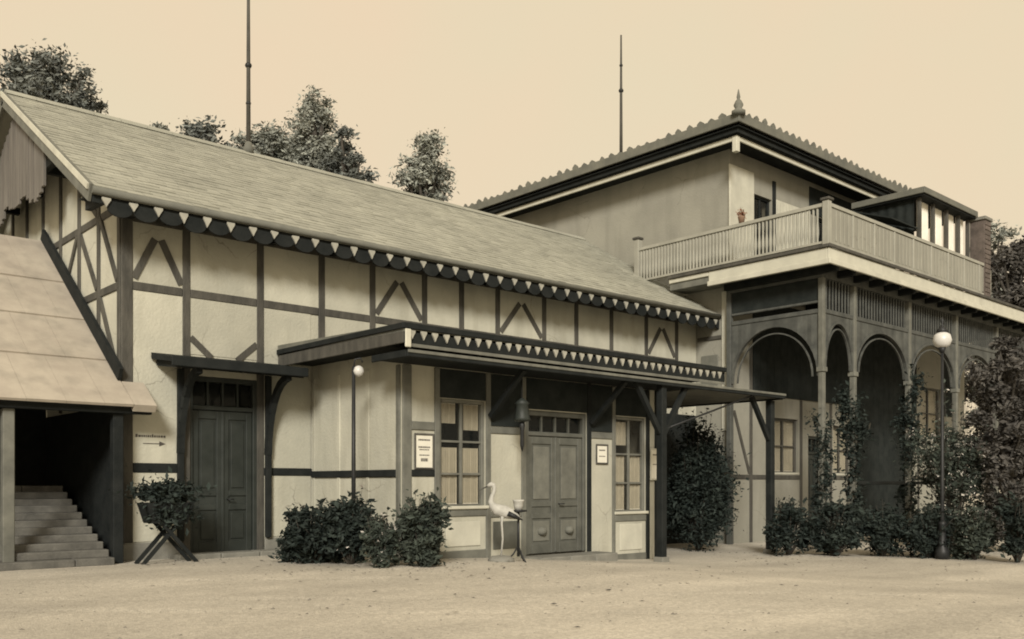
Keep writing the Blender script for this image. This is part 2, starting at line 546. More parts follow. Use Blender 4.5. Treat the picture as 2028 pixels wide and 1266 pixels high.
hall = thing('timbered_hall', 'long half timbered hall with pale plaster panels and a big shingled roof', 'hall', (U0, V0, 0))
D0, D1, DZ = 7.34, 8.78, 3.5
mb = MB()
holes_wall(mb, 'u', V0, V0 + 0.3, U0, U1, -0.5, 6.75, [(D0, D1, -0.5, DZ)])
mb.build('front_wall', 'plaster', hall)
mb = MB().box(U0, U1, V1 - 0.3, V1, -0.5, 6.75)
mb.build('rear_wall', 'plaster', hall)
mb = MB().prism([(U0, V0 + 0.3, -0.5), (U0, V1 - 0.3, -0.5), (U0, V1 - 0.3, roof_z(V1 - 0.3) - 0.2), (U0, VR, RIDGE - 0.2), (U0, V0 + 0.3, roof_z(V0 + 0.3) - 0.2)], (0.3, 0, 0))
mb.build('gable_wall', 'plaster', hall)
# plinth
sbox('plinth', hall, 'stone', U0 - 0.03, D0 - 0.14, V0 - 0.05, V0 - 0.003, -0.4, 0.32)
sbox('plinth', hall, 'stone', D1 + 0.14, 9.96, V0 - 0.05, V0 - 0.003, -0.4, 0.32)

# timber frame of the front
PU = [6.19, 7.3, 8.83, 10.24, 11.52, 12.95, 14.05, 15.2, 16.8, 18.0, 19.4, 20.9, 22.3]
FZ = V0 - 0.035
for i, u in enumerate(PU):
    w = 0.2 if i == 0 else 0.15
    z0 = 0.33
    if i in (1, 2):
        z0 = 0.0
    sbox('post', hall, 'timber', u - w / 2, u + w / 2, FZ, V0 + 0.01, z0, 6.42)
for i in range(len(PU) - 1):
    a, b = PU[i] + 0.078, PU[i + 1] - 0.078
    if i == 0:
        a = PU[0] + 0.103
    sbox('rail', hall, 'timber', a, b, FZ + 0.006, V0 + 0.01, 4.98, 5.14)
    sbox('wall_plate', hall, 'timber', a, b, FZ + 0.006, V0 + 0.01, 6.24, 6.42)
    if i in (0,):
        sbox('sill_rail', hall, 'dark_timber', a, b, FZ + 0.004, V0 + 0.01, 1.62, 1.80)
    if i == 2:
        sbox('sill_rail', hall, 'dark_timber', a, 10.0, FZ + 0.004, V0 + 0.01, 1.58, 1.74)
    if i in (0, 4, 7, 11):      # inverted V braces
        mid = (a + b) / 2
        for e in (a, b):
            s = 1 if e == b else -1
            MB().beam((mid + s * 0.06, FZ + 0.03, 5.98), (e - s * 0.02, FZ + 0.03, 5.2), 0.13, 0.05).build('brace', 'timber', hall)
for s, u in ((1, 7.3 + 0.08), (-1, 8.83 - 0.08)):   # little knee braces over the door hood
    MB().beam((u, FZ + 0.03, 4.22), (u + s * 0.42, FZ + 0.03, 3.86), 0.12, 0.05).build('brace', 'timber', hall)

# plaster infill, one panel to a bay
for i in range(len(PU) - 1):
    a, b = PU[i] + 0.05, PU[i + 1] - 0.05
    sbox('plaster_panel', hall, 'plaster', a, b, V0 - 0.012, V0 - 0.001, 5.1, 6.28, c=0.004)
    zl = 0.34 if i in (0, 2) or PU[i] > 18.2 else (3.9 if i == 1 else 4.32)
    sbox('plaster_panel', hall, 'plaster', a, min(b, 9.98) if i == 2 else b, V0 - 0.012, V0 - 0.001, zl, 5.02, c=0.004)
u = 17.5
while u < 23.2:  # dark boards added as painted shade below the side canopy
    w = min(0.3, 23.26 - u)
    MB().box(u, u + w - 0.008, V0 - 0.05 - 0.006 * rng.random(), V0 - 0.037, gz(u) - 0.05, 3.5).build('shade_board', 'dark_timber', hall)
    u += 0.3
# gable timbering
GX = U0 - 0.035
GV = [17.5, 18.6, 19.75, 20.95, 22.2, 23.45, 24.65, 25.8, 26.9]
for v in GV:
    sbox('post', hall, 'timber', GX, U0 + 0.01, v - 0.07, v + 0.07, 2.9, roof_z(v) - 0.25)
for i in range(len(GV) - 1):
    a, b = GV[i] + 0.073, GV[i + 1] - 0.073
    sbox('rail', hall, 'timber', GX + 0.006, U0 + 0.01, a, b, 4.98, 5.13)
    if roof_z(min(a, b, key=lambda t: roof_z(t))) > 7.0:
        sbox('rail', hall, 'timber', GX + 0.006, U0 + 0.01, a, b, 6.42, 6.57)
for (v0, z0, v1, z1) in ((17.58, 5.16, 18.5, 6.5), (18.5, 4.96, 17.58, 3.5), (18.68, 5.16, 19.66, 6.40), (19.84, 6.40, 20.86, 5.16),
                         (21.04, 5.16, 22.1, 6.4), (18.68, 6.6, 19.66, 7.3)):
    MB().beam((GX + 0.012, v0, z0), (GX + 0.012, v1, z1), 0.11, 0.04, (1, 0, 0)).build('brace', 'timber', hall)

# boarded apex under the verge
BU = 5.52
k = 0
v = 20.05
while v < 24.3:
    vm = v + 0.09
    zb = 7.35 - 0.25 * abs(math.sin((vm - 20.05) * 2.2)) + 0.08 * rng.random() + 0.25 * max(0, 1 - abs(vm - VR) / 2)
    MB().box(BU - 0.02 * rng.random(), BU + 0.03, v, v + 0.165, zb, roof_z(vm) - 0.34).build('gable_board', 'weathered_board', hall)
    v += 0.178
sbox('collar_beam', hall, 'dark_timber', BU + 0.032, BU + 0.16, 19.2, 25.2, 7.72, 7.9)
for v in (20.4, 22.2, 24.0):
    sbox('tie_beam', hall, 'dark_timber', BU + 0.16, U0 - 0.036, v - 0.07, v + 0.07, 7.72, 7.88)

# roof: deck slabs, shingles, verge boards, ridge, fascia with teeth
roof_u0, roof_u1 = 5.32, 23.29
t = 0.14
mb = MB()
mb.prism([(roof_u0, VE, EAVE - t), (roof_u0, VE, EAVE), (roof_u0, VR, RIDGE), (roof_u0, 2 * VR - VE, EAVE), (roof_u0, 2 * VR - VE, EAVE - t), (roof_u0, VR, RIDGE - t)], (roof_u1 - roof_u0, 0, 0))
roof = mb.build('roof', 'shingle', hall)
roof['label'] = 'weathered beige grey shingled gable roof'
mb = MB()
SL = math.hypot(VR - VE, RIDGE - EAVE)
dv, dz = (VR - VE) / SL, (RIDGE - EAVE) / SL
rows = 31
ex = SL / rows
for j in range(rows):
    s0, s1 = j * ex - 0.05, j * ex + ex + 0.06
    u = roof_u0 - 0.02 - (0.15 if j % 2 else 0.0)
    while u < roof_u1:
        w = 0.26 + 0.08 * rng.random()
        ua, ub = max(u, roof_u0 - 0.03), min(u + w - 0.012, roof_u1 + 0.005)
        if ub - ua > 0.03:
            h0 = 0.020 + 0.016 * rng.random()
            h1 = 0.010
            so = s0 + 0.03 * (rng.random() - 0.5)
            P = lambda s, h: (VE + dv * s - dz * h, EAVE + dz * s + dv * h)
            (va, za), (vb, zb) = P(so, h0), P(s1, h1)
            (vc, zc) = P(so, 0.004)
            mb.add([(ua, va, za), (ub, va, za), (ub, vb, zb), (ua, vb, zb), (ua, vc, zc), (ub, vc, zc)],
                   [(0, 1, 2, 3), (4, 5, 1, 0), (4, 0, 3), (5, 2, 1)])
        u += w
sh = mb.build('shingle_courses', 'shingle', roof)
sh['kind'] = 'stuff'
u = roof_u0
while u < roof_u1 - 0.1:
    w = min(0.6, roof_u1 - u)
    MB().prism([(u, VR - 0.16, RIDGE - 0.045), (u, VR - 0.15, RIDGE + 0.0), (u, VR, RIDGE + 0.085 + 0.01 * rng.random()), (u, VR + 0.15, RIDGE + 0.0), (u, VR + 0.16, RIDGE - 0.045)], (w - 0.008, 0, 0)).build('ridge_tile', 'shingle', roof)
    u += w
for s in (1, -1):       # barge boards with a moulded second board
    f = lambda v: 2 * VR - v if s == -1 else v
    a = (f(VE - 0.03), EAVE - 0.13); b = (f(VR), RIDGE - 0.13)
    MB().beam((roof_u0 - 0.03, a[0], a[1]), (roof_u0 - 0.03, b[0], b[1]), 0.30, 0.05, (1, 0, 0)).build('barge_board', 'grey_timber', hall)
    MB().beam((roof_u0 - 0.075, a[0], a[1] + 0.1), (roof_u0 - 0.075, b[0], b[1] + 0.1), 0.10, 0.035, (1, 0, 0)).build('barge_moulding', 'pale_paint', hall)
# soffit + rafters of the front eave
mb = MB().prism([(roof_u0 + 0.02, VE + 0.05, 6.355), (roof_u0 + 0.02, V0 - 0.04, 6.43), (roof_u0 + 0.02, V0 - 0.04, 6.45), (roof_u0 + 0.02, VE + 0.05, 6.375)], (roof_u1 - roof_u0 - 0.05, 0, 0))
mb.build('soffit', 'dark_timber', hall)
u = 5.45
while u < 23.2:
    MB().prism([(u, VE + 0.06, 6.23), (u, V0 - 0.04, 6.27), (u, V0 - 0.04, 6.425), (u, VE + 0.06, 6.35)], (0.1, 0, 0)).build('rafter_end', 'dark_timber', hall)
    u += 0.71
gut = MB().tube([(roof_u0 - 0.02, VE - 0.075, 6.42), (roof_u1 - 0.02, VE - 0.075, 6.42)], 0.065, 8).build('gutter', 'roof_edge', hall)
fascia = sbox('fascia', hall, 'dark_timber', roof_u0 + 0.01, roof_u1 - 0.03, VE + 0.0, VE + 0.04, 6.22, 6.358)
# pale pointed teeth hanging from the fascia, dark lobes between them
TS = 0.45
def tooth_mesh(name, w, h, mname, lobed):
    mb = MB()
    if lobed:
        pts = [(-w / 2, 0, 0)] + [(-w / 2 * math.cos(math.pi * i / 8), 0, -h * 0.45 - h * 0.55 * math.sin(math.pi * i / 8)) for i in range(9)] + [(w / 2, 0, 0)]
    else:
        pts = [(-w / 2, 0, 0), (-w / 2, 0, -h * 0.22), (-w * .22, 0, -h * 0.62), (0, 0, -h), (w * .22, 0, -h * 0.62), (w / 2, 0, -h * 0.22), (w / 2, 0, 0)]
    mb.prism(pts, (0, 0.03, 0))
    me = bpy.data.meshes.new(name)
    me.from_pydata(mb.v, [], mb.f)
    me.materials.append(MATS[mname])
    return me
tm = tooth_mesh('pale_tooth', 0.15, 0.17, 'trim_paint', False)
lm = tooth_mesh('dark_lobe', 0.43, 0.25, 'dark_timber', True)
u = 5.55
i = 0
while u < 23.1:
    o = put('pale_tooth', tm, (u + 0.02 * (rng.random() - 0.5), VE - 0.066, 6.335 - 0.02 * rng.random()), fascia)
    o.rotation_euler = (0, 0.12 * (rng.random() - 0.5), 0)
    o.scale = (1, 1, 0.85 + 0.3 * rng.random())
    o = put('dark_lobe', lm, (u + TS / 2, VE - 0.032, 6.30), fascia)
    o.rotation_euler = (0, 0.04 * (rng.random() - 0.5), 0)
    o.scale = (1, 1, 0.9 + 0.25 * rng.random())
    u += TS

# hall door: double leaf, dark green, panelled
def panel_door(parent, u0, u1, v, z0, z1, mname, transom=0.0, handle='iron', raised=None, name='door'):
    d = MB()
    d.bbox(u0, u0 + 0.1, v - 0.02, v + 0.14, z0, z1); d.bbox(u1 - 0.1, u1, v - 0.02, v + 0.14, z0, z1)
    d.bbox(u0 + 0.1, u1 - 0.1, v - 0.02, v + 0.14, z1 - 0.1, z1)
    zt = z1 - 0.1
    if transom:
        zt = z1 - 0.1 - transom
        d.bbox(u0 + 0.1, u1 - 0.1, v - 0.015, v + 0.13, zt, zt + 0.09)
    door = d.build(name, mname, parent)
    um = (u0 + u1) / 2
    for s, (a, b) in ((0, (u0 + 0.105, um - 0.006)), (1, (um + 0.006, u1 - 0.105))):
        lf = MB().box(a, b, v + 0.05, v + 0.09, z0 + 0.01, zt - 0.008)
        st = 0.12
        H = zt - z0
        lf.bbox(a, a + st, v + 0.02, v + 0.05, z0 + 0.01, zt - 0.008); lf.bbox(b - st, b, v + 0.02, v + 0.05, z0 + 0.01, zt - 0.008)
        zs = [z0 + 0.01, z0 + 0.22, z0 + H * 0.30, z0 + H * 0.345, z0 + H * 0.40, zt - 0.17]
        for (p, q) in ((zs[0], zs[1]), (zs[2], zs[3]), (zs[4], zs[4] + 0.11), (zs[5], zt - 0.008)):
            lf.bbox(a + st, b - st, v + 0.022, v + 0.05, p, q)
        lo = lf.build('door_leaf', mname, door)
        for (p, q) in ((zs[1], zs[2]), (zs[4] + 0.11, zs[5])):
            mbp = MB().bbox(a + st + 0.05, b - st - 0.05, v + 0.028, v + 0.052, p + 0.05, q - 0.05, 0.02)
            mbp.build('door_panel', raised or mname, door)
        if raised:
            zc = (zs[1] + zs[2]) / 2
            MB().lathe(((a + b) / 2, v + 0.02, zc - 0.09), [(0.02, 0.0), (0.09, 0.02), (0.12, 0.09), (0.09, 0.16), (0.02, 0.18)], 10).build('rosette', raised, door)
    MB().bbox(um - 0.03, um + 0.03, v + 0.0, v + 0.05, z0 + 0.02, zt - 0.01).build('meeting_stile', mname, door)
    MB().tube([(um + 0.09, v + 0.02, z0 + 1.05), (um + 0.09, v - 0.05, z0 + 1.05), (um + 0.2, v - 0.05, z0 + 1.05)], 0.012, 8).build('door_handle', handle, door)
    if transom:
        n = 4
        for i in range(n):
            a = u0 + 0.1 + (u1 - u0 - 0.2) * i / n
            b = u0 + 0.1 + (u1 - u0 - 0.2) * (i + 1) / n
            MB().box(a + 0.02, b - 0.02, v + 0.06, v + 0.068, zt + 0.1, z1 - 0.11).build('transom_pane', 'glass', door)
            if i:
                MB().box(a - 0.018, a + 0.018, v + 0.02, v + 0.09, zt + 0.09, z1 - 0.1).build('glazing_bar', mname, door)
    return door


hd = panel_door(hall, D0, D1, V0 + 0.02, 0.06, DZ, 'door_green', 0.55)
hd['label'] = 'dark green panelled double door under a dark hood'
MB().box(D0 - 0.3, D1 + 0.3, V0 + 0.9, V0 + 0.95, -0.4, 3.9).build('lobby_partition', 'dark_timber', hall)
# hood above the hall door
hood = MB().prism([(6.62, 16.38, 3.60), (6.62, V0 - 0.04, 3.74), (6.62, V0 - 0.04, 3.86), (6.62, 16.38, 3.68)], (9.32 - 6.62, 0, 0)).build('door_hood', 'dark_timber', hall)
sbox('hood_fascia', hood, 'dark_timber', 6.60, 9.33, 16.33, 16.376, 3.52, 3.70)
for i in range(7):
    u = 6.72 + i * 0.41
    MB().prism([(u, 16.4, 3.50), (u, V0 - 0.04, 3.62), (u, V0 - 0.04, 3.735), (u, 16.4, 3.597)], (0.08, 0, 0)).build('hood_rafter', 'dark_timber', hood)
for u in (7.16, 8.97):
    mb = MB()
    pts = []
    for i in range(9):
        a = i / 8 * math.pi / 2
        pts.append((u, V0 - 0.08 - 0.85 * (1 - math.cos(a)), 2.0 + 1.5 * math.sin(a)))
    for p, q in zip(pts[:-1], pts[1:]):
        mb.beam(p, Vector(q) + (Vector(q) - Vector(p)).normalized() * 0.012, 0.13, 0.11, (1, 0, 0))
    mb.build('hood_bracket', 'dark_timber', hood)
    sbox('bracket_post', hood, 'dark_timber', u - 0.06, u + 0.06, V0 - 0.13, V0 - 0.04, 0.33, 3.6)
# pointing sign painted on the plaster: line of lettering and an arrow
sg = MB()
for (a, b, z) in ((6.34, 6.90, 2.30),):
    x = a
    while x < b:
        w = 0.02 + 0.025 * rng.random()
        sg.box(x, x + w, V0 - 0.018, V0 - 0.0125, z - 0.02, z + 0.02 + (0.015 if rng.random() < .3 else 0))
        x += w + 0.014
sg.box(6.48, 6.78, V0 - 0.018, V0 - 0.0125, 2.155, 2.17)
sg.prism([(6.78, V0 - 0.018, 2.115), (6.90, V0 - 0.018, 2.163), (6.78, V0 - 0.018, 2.21)], (0, 0.005, 0))
sg.build('painted_direction_sign', 'ink', hall)
# stone kerb along the foot of the hall
kerb = thing('stone_kerb', 'low pale stone kerb along the foot of the hall wall', 'kerb', (8, 17.1, 0))
u = 6.95
while u < 9.9:
    w = min(0.7 + 0.3 * rng.random(), 9.9 - u)
    MB().bbox(u, u + w - 0.012, 16.86 + 0.015 * rng.random(), V0 - 0.055, -0.2, 0.09 + 0.012 * rng.random(), 0.02).build('kerb_stone', 'stone', kerb)
    u += w

# ================================================================== COVERED STAIR at the hall's gable
ann = thing('covered_stair_roof', 'pale lean to roof on posts sheltering the stone stairs', 'shelter', (3, 17, 0))
AE_V, AE_Z, AR_V, AR_Z = 16.74, 2.80, 22.1, 6.72
asl = math.hypot(AR_V - AE_V, AR_Z - AE_Z)
av, az = (AR_V - AE_V) / asl, (AR_Z - AE_Z) / asl
AP = lambda s, h: (AE_V + av * s - az * h, AE_Z + az * s + av * h)
def slope_slab(u0, u1, s0, s1, h0a, h0b, h1):
    """sheet on the annex slope, from s0 to s1 up the slope, top at h0a..h0b, underside h1"""
    a, b, c, d = AP(s0, h0a), AP(s1, h0b), AP(s1, h1), AP(s0, h1)
    return MB().prism([(u0, *a), (u0, *b), (u0, *c), (u0, *d)], (u1 - u0, 0, 0))
deck = slope_slab(-2.5, 6.055, 0.02, asl, 0.0, 0.0, -0.09).build('roof_deck', 'dark_timber', ann)
courses = [0.0, 1.55, 3.1, 4.7, asl + 0.03]
for j in range(4):
    u = -2.5 + (0.35 if j % 2 else 0)
    if j % 2:
        slope_slab(-2.5, u - 0.006, courses[j] - 0.05, courses[j + 1], 0.055, 0.02, 0.003).build('roof_sheet', 'roof_sheet', ann)
    while u < 6.05:
        u2 = min(u + 0.62, 6.06)
        if 6.06 - u2 < 0.25:
            u2 = 6.06
        slope_slab(u, u2 - 0.004, courses[j] - 0.05, courses[j + 1], 0.05 + 0.006 * rng.random(), 0.02, 0.003).build('roof_sheet', 'roof_sheet', ann)
        u = u2
slope_slab(6.064, 6.46, -0.05, 0.74, 0.052, 0.048, -0.09).build('roof_sheet', 'roof_sheet', ann)
slope_slab(5.99, 6.056, 0.76, asl, 0.30, 0.30, 0.06).build('verge_board', 'dark_timber', ann)
slope_slab(5.93, 6.058, 0.78, asl, -0.1, -0.1, -0.34).build('verge_rafter', 'dark_timber', ann)
sbox('eave_beam', ann, 'dark_timber', -2.5, 6.44, AE_V + 0.1, AE_V + 0.24, AE_Z - 0.14, AE_Z - 0.0)
for u in (4.12, 5.88):
    sbox('post', ann, 'grey_timber' if u < 5 else 'dark_timber', u - 0.09, u + 0.09, 16.93, 17.11, -0.05, AE_Z - 0.14)
for u in (2.4, 0.6):
    sbox('post', ann, 'grey_timber', u - 0.09, u + 0.09, 16.93, 17.11, -0.05, AE_Z - 0.14)
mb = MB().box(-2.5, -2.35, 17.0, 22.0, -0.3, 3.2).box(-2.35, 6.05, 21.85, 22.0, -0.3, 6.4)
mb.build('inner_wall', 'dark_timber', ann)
mb = MB()
for i in range(5):
    mb.box(0.8 + i * 1.2, 0.88 + i * 1.2, 16.9, 21.8, 0, 0) if False else None
for i in range(8):
    u = -2.0 + i * 1.05
    slope_slab(u, u + 0.1, 0.15, asl - 0.1, -0.095, -0.095, -0.22).build('rafter', 'dark_timber', ann)
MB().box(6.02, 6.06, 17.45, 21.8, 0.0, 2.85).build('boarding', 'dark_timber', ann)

st = thing('stone_stairs', 'broad worn stone stairs rising into shade under the lean to roof', 'stairs', (3, 17, 0))
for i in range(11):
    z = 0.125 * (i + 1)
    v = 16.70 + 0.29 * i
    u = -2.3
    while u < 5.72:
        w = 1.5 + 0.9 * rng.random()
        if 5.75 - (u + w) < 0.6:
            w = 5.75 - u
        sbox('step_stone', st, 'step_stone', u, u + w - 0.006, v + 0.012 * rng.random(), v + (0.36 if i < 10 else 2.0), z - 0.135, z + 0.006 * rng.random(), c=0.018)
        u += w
MB().box(-2.3, 5.75, 17.1, 21.8, -0.3, 0.02).build('stair_core', 'stone', st)

# ================================================================== ENTRANCE PORCH
PU0, PU1, PV = 10.0, 17.4, 14.1
porch = thing('entrance_porch', 'flat roofed entrance porch with toothed eaves and grey double door', 'porch', (PU0, PV, 0))
WIN = [(10.86, 12.0, 0.95, 3.05), (15.86, 16.92, 0.75, 2.95)]
DOOR = (13.1, 14.92, -0.6, 2.95)
mb = MB()
holes_wall(mb, 'u', PV, PV + 0.16, PU0, PU1, -0.6, 3.9, [(WIN[0][0], WIN[0][1], WIN[0][2], WIN[0][3]), (WIN[1][0], WIN[1][1], WIN[1][2], WIN[1][3]), DOOR])
mb.build('front_wall', 'plaster', porch)
MB().box(PU0, PU0 + 0.16, PV + 0.16, V0 - 0.04, -0.6, 3.9).build('side_wall', 'plaster', porch)
MB().box(PU1 - 0.16, PU1, PV + 0.16, V0 - 0.04, -0.6, 3.9).build('side_wall', 'plaster', porch)
MB().box(PU0 + 0.16, PU1 - 0.16, PV + 0.16, V0 - 0.04, -0.1, -0.02).build('floor', 'stone', porch)
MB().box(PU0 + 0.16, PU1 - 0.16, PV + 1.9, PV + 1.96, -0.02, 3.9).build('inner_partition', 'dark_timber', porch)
# framing, front
PF = PV - 0.035
for u, w, mn in ((10.09, 0.2, 'grey_timber'), (10.79, 0.12, 'grey_timber'), (12.07, 0.12, 'grey_timber'), (13.03, 0.12, 'grey_timber'), (14.99, 0.13, 'dark_timber'),
                 (15.8, 0.1, 'grey_timber'), (16.99, 0.12, 'dark_timber'), (17.33, 0.16, 'dark_timber')):
    sbox('post', porch, mn, u - w / 2, u + w / 2, PF, PV + 0.01, gz(u) - 0.02, 3.62)
for (a, b, z0, z1, mn) in ((10.19, 10.73, 2.42, 2.58, 'grey_timber'), (12.13, 12.97, 2.42, 2.56, 'grey_timber'), (15.06, 15.75, 2.42, 2.56, 'grey_timber'),
                          (10.19, 10.73, 1.55, 1.68, 'dark_timber'), (12.13, 12.97, 0.74, 0.86, 'grey_timber'), (10.19, 10.73, 0.0, 0.16, 'stone'), (10.85, 12.01, -0.1, 0.12, 'grey_timber'),
                          (10.85, 12.01, 0.78, 0.90, 'grey_timber'), (15.85, 16.93, 0.56, 0.70, 'grey_timber'), (15.85, 16.93, -0.34, -0.18, 'grey_timber')):
    sbox('rail', porch, mn, a, b, PF + 0.006, PV + 0.01, z0, z1)
sbox('frieze_beam', porch, 'dark_timber', 12.12, PU1 + 0.02, PV - 0.065, PV + 0.01, 3.625, 3.80)  # dark run of the beam, soffit shade put into its colour
sbox('frieze_beam', porch, 'pale_paint', PU0 - 0.02, 12.118, PV - 0.07, PV + 0.01, 3.625, 3.80)
for (a, b) in ((10.86, 12.0), (12.14, 12.96), (13.1, 14.92), (15.06, 15.74), (15.86, 16.92)):  # dark transoms, carried lower to paint the deep shade under the roof
    sbox('transom_shade_panel', porch, 'fabric_shade_dark', a, b, PV - 0.02, PV - 0.002, 3.06 if a < 12 else (2.97 if b - a > 0.9 else 2.57), 3.615)
sbox('dado_panel', porch, 'pale_paint', 11.0, 11.86, PV - 0.022, PV - 0.002, 0.2, 0.68)
sbox('dado_panel', porch, 'pale_paint', 16.0, 16.78, PV - 0.022, PV - 0.002, -0.1, 0.5)
for (u0, u1) in ((12.2, 12.9),):
    sbox('dado_panel', porch, 'door_grey_shaded', u0, u1, PV - 0.022, PV - 0.002, 0.1, 0.66)
# framing, left side
SX = PU0 - 0.035
for v in (PV + 0.12, 15.25, 16.3, V0 - 0.12):
    sbox('post', porch, 'grey_timber', SX, PU0 + 0.01, v - 0.06, v + 0.06, 0.0, 3.62) if v in (PV + 0.12,) else \
        sbox('post', porch, 'plaster', SX + 0.015, PU0 + 0.01, v - 0.05, v + 0.05, 0.0, 3.62)
sbox('sill_rail', porch, 'dark_timber', SX - 0.005, PU0 + 0.01, PV + 0.19, V0 - 0.05, 1.54, 1.68)
# windows with glazing bars, panes and curtains
def window(parent, axis_v, u0, u1, z0, z1, mname='grey_timber', cols=2, cross=(0.33, 0.72), curtains=(), depth=0.05, fw=0.07):
    w = MB()
    v = axis_v
    w.bbox(u0, u0 + fw, v, v + 0.1, z0, z1); w.bbox(u1 - fw, u1, v, v + 0.1, z0, z1)
    w.bbox(u0 + fw, u1 - fw, v, v + 0.1, z1 - fw, z1); w.bbox(u0 + fw, u1 - fw, v, v + 0.1, z0, z0 + fw)
    win = w.build('window', mname, parent)
    sbox('sill', win, 'pale_paint', u0 - 0.06, u1 + 0.06, v - 0.09, v - 0.002, z0 - 0.03, z0 + 0.035)
    iu0, iu1, iz0, iz1 = u0 + fw, u1 - fw, z0 + fw, z1 - fw
    for i in range(1, cols):
        x = iu0 + (iu1 - iu0) * i / cols
        sbox('mullion', win, mname, x - 0.035, x + 0.035, v + 0.02, v + 0.09, iz0, iz1, c=0.008)
    zc = [iz0] + [iz0 + (iz1 - iz0) * c for c in cross] + [iz1]
    for z in zc[1:-1]:
        for i in range(cols):
            x0 = iu0 + (iu1 - iu0) * i / cols + (0.036 if i else 0)
            x1 = iu0 + (iu1 - iu0) * (i + 1) / cols - (0.036 if i < cols - 1 else 0)
            MB().box(x0, x1, v + 0.025, v + 0.08, z - 0.02, z + 0.02).build('glazing_bar', mname, win)
    for i in range(cols):
        for k in range(len(zc) - 1):
            x0 = iu0 + (iu1 - iu0) * i / cols + 0.036
            x1 = iu0 + (iu1 - iu0) * (i + 1) / cols - 0.036
            MB().box(x0 - 0.001, x1 + 0.001, v + 0.05, v + 0.055, zc[k] + 0.019, zc[k + 1] - 0.019).build('pane', 'glass', win)
    for (c0, c1, cz0, cz1) in curtains:
        mb = MB()
        n = 26
        A, B = iu0 + (iu1 - iu0) * c0, iu0 + (iu1 - iu0) * c1
        vs = []
        for i in range(n + 1):
            x = A + (B - A) * i / n
            off = 0.11 + 0.022 * math.sin(i * 1.9) + 0.008 * math.sin(i * 0.7)
            vs += [(x, v + off, iz0 + (iz1 - iz0) * cz0), (x, v + off, iz0 + (iz1 - iz0) * cz1)]
        mb.add(vs, [(2 * i, 2 * i + 2, 2 * i + 3, 2 * i + 1) for i in range(n)], True)
        mb.build('curtain', 'curtain', win)
    return win


window(porch, PV + 0.03, *WIN[0], cross=(0.30, 0.62), curtains=((0.02, 0.44, 0.0, 0.56), (0.56, 0.98, 0.0, 0.56), (0.05, 0.40, 0.80, 1.0), (0.62, 0.98, 0.74, 1.0)))  # short upper curtains stand in for bright reflections in the panes
window(porch, PV + 0.03, *WIN[1], cross=(0.30, 0.62), curtains=((0.0, 0.40, 0.0, 0.6), (0.6, 1.0, 0.0, 0.6), (0.1, 0.5, 0.72, 0.98)))  # here too the upper curtain piece imitates a pane reflection
pd = panel_door(porch, DOOR[0], DOOR[1], PV + 0.03, gz(14) + 0.12, 2.94, 'door_grey_shaded', 0.42, raised='grey_timber')
pd['label'] = 'grey panelled double door with carved rosettes'
# roof with soffit boards, toothed fascia
RU0, RU1, RV = 9.2, 18.4, 12.92
MB().prism([(RU0, RV, 3.995), (RU0, V0 - 0.045, 4.075), (RU0, V0 - 0.045, 4.245), (RU0, RV, 4.135)], (RU1 - RU0, 0, 0)).build('roof', 'roof_edge', porch)
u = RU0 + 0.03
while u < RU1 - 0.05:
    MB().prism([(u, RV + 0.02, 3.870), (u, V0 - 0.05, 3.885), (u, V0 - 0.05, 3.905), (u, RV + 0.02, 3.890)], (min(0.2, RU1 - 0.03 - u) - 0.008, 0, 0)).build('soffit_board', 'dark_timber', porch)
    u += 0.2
sbox('roof_edge', porch, 'dark_timber', RU0 - 0.03, RU1 + 0.03, RV - 0.035, RV - 0.002, 4.045, 4.150)
sbox('roof_edge', porch, 'dark_timber', RU0 - 0.035, RU0 - 0.002, RV, V0 - 0.05, 4.045, 4.150)
pf = sbox('fascia', porch, 'dark_timber', RU0 + 0.005, RU1 - 0.005, RV + 0.0, RV + 0.03, 3.805, 4.043)
sf = sbox('fascia', porch, 'timber', RU0 + 0.0, RU0 + 0.03, RV + 0.03, V0 - 0.05, 3.805, 4.043)
ptm = tooth_mesh('pale_tooth', 0.12, 0.15, 'trim_paint', False)
u = RU0 + 0.15
while u < RU1 - 0.08:
    o = put('pale_tooth', ptm, (u + 0.012 * (rng.random() - 0.5), RV - 0.033, 4.030 - 0.012 * rng.random()), pf)
    o.rotation_euler = (0, 0.14 * (rng.random() - 0.5), 0)
    u += 0.245
sbox('fascia_rail', pf, 'grey_timber', RU0 + 0.005, RU1 - 0.005, RV - 0.012, RV - 0.002, 3.745, 3.805)
sbox('corner_bracket', porch, 'pale_paint', RU0 - 0.02, RU0 + 0.10, RV - 0.07, RV - 0.037, 3.725, 4.035)
# posts and braces carrying the front edge
def post_braced(u, v, braces, zt=3.615, mn='dark_timber'):
    p = sbox('canopy_post', porch, mn, u - 0.085, u + 0.085, v - 0.085, v + 0.085, gz(u) - 0.02, zt)
    sbox('post_base', p, 'stone', u - 0.13, u + 0.13, v - 0.13, v + 0.13, gz(u) - 0.05, gz(u) + 0.12)
    for s in braces:
        MB().beam((u + s * 0.08, v, 2.55), (u + s * 0.86, v, 3.61), 0.11, 0.10).build('knee_brace', mn, p)
    return p
post_braced(16.25, 13.08, (-1, 1))
post_braced(20.75, 13.2, (-1,), 3.53)
for u in (12.07, 15.0):
    MB().beam((u, PV - 0.09, 2.75), (u, RV + 0.12, 3.60), 0.1, 0.1, (1, 0, 0)).build('knee_brace', 'dark_timber', porch)
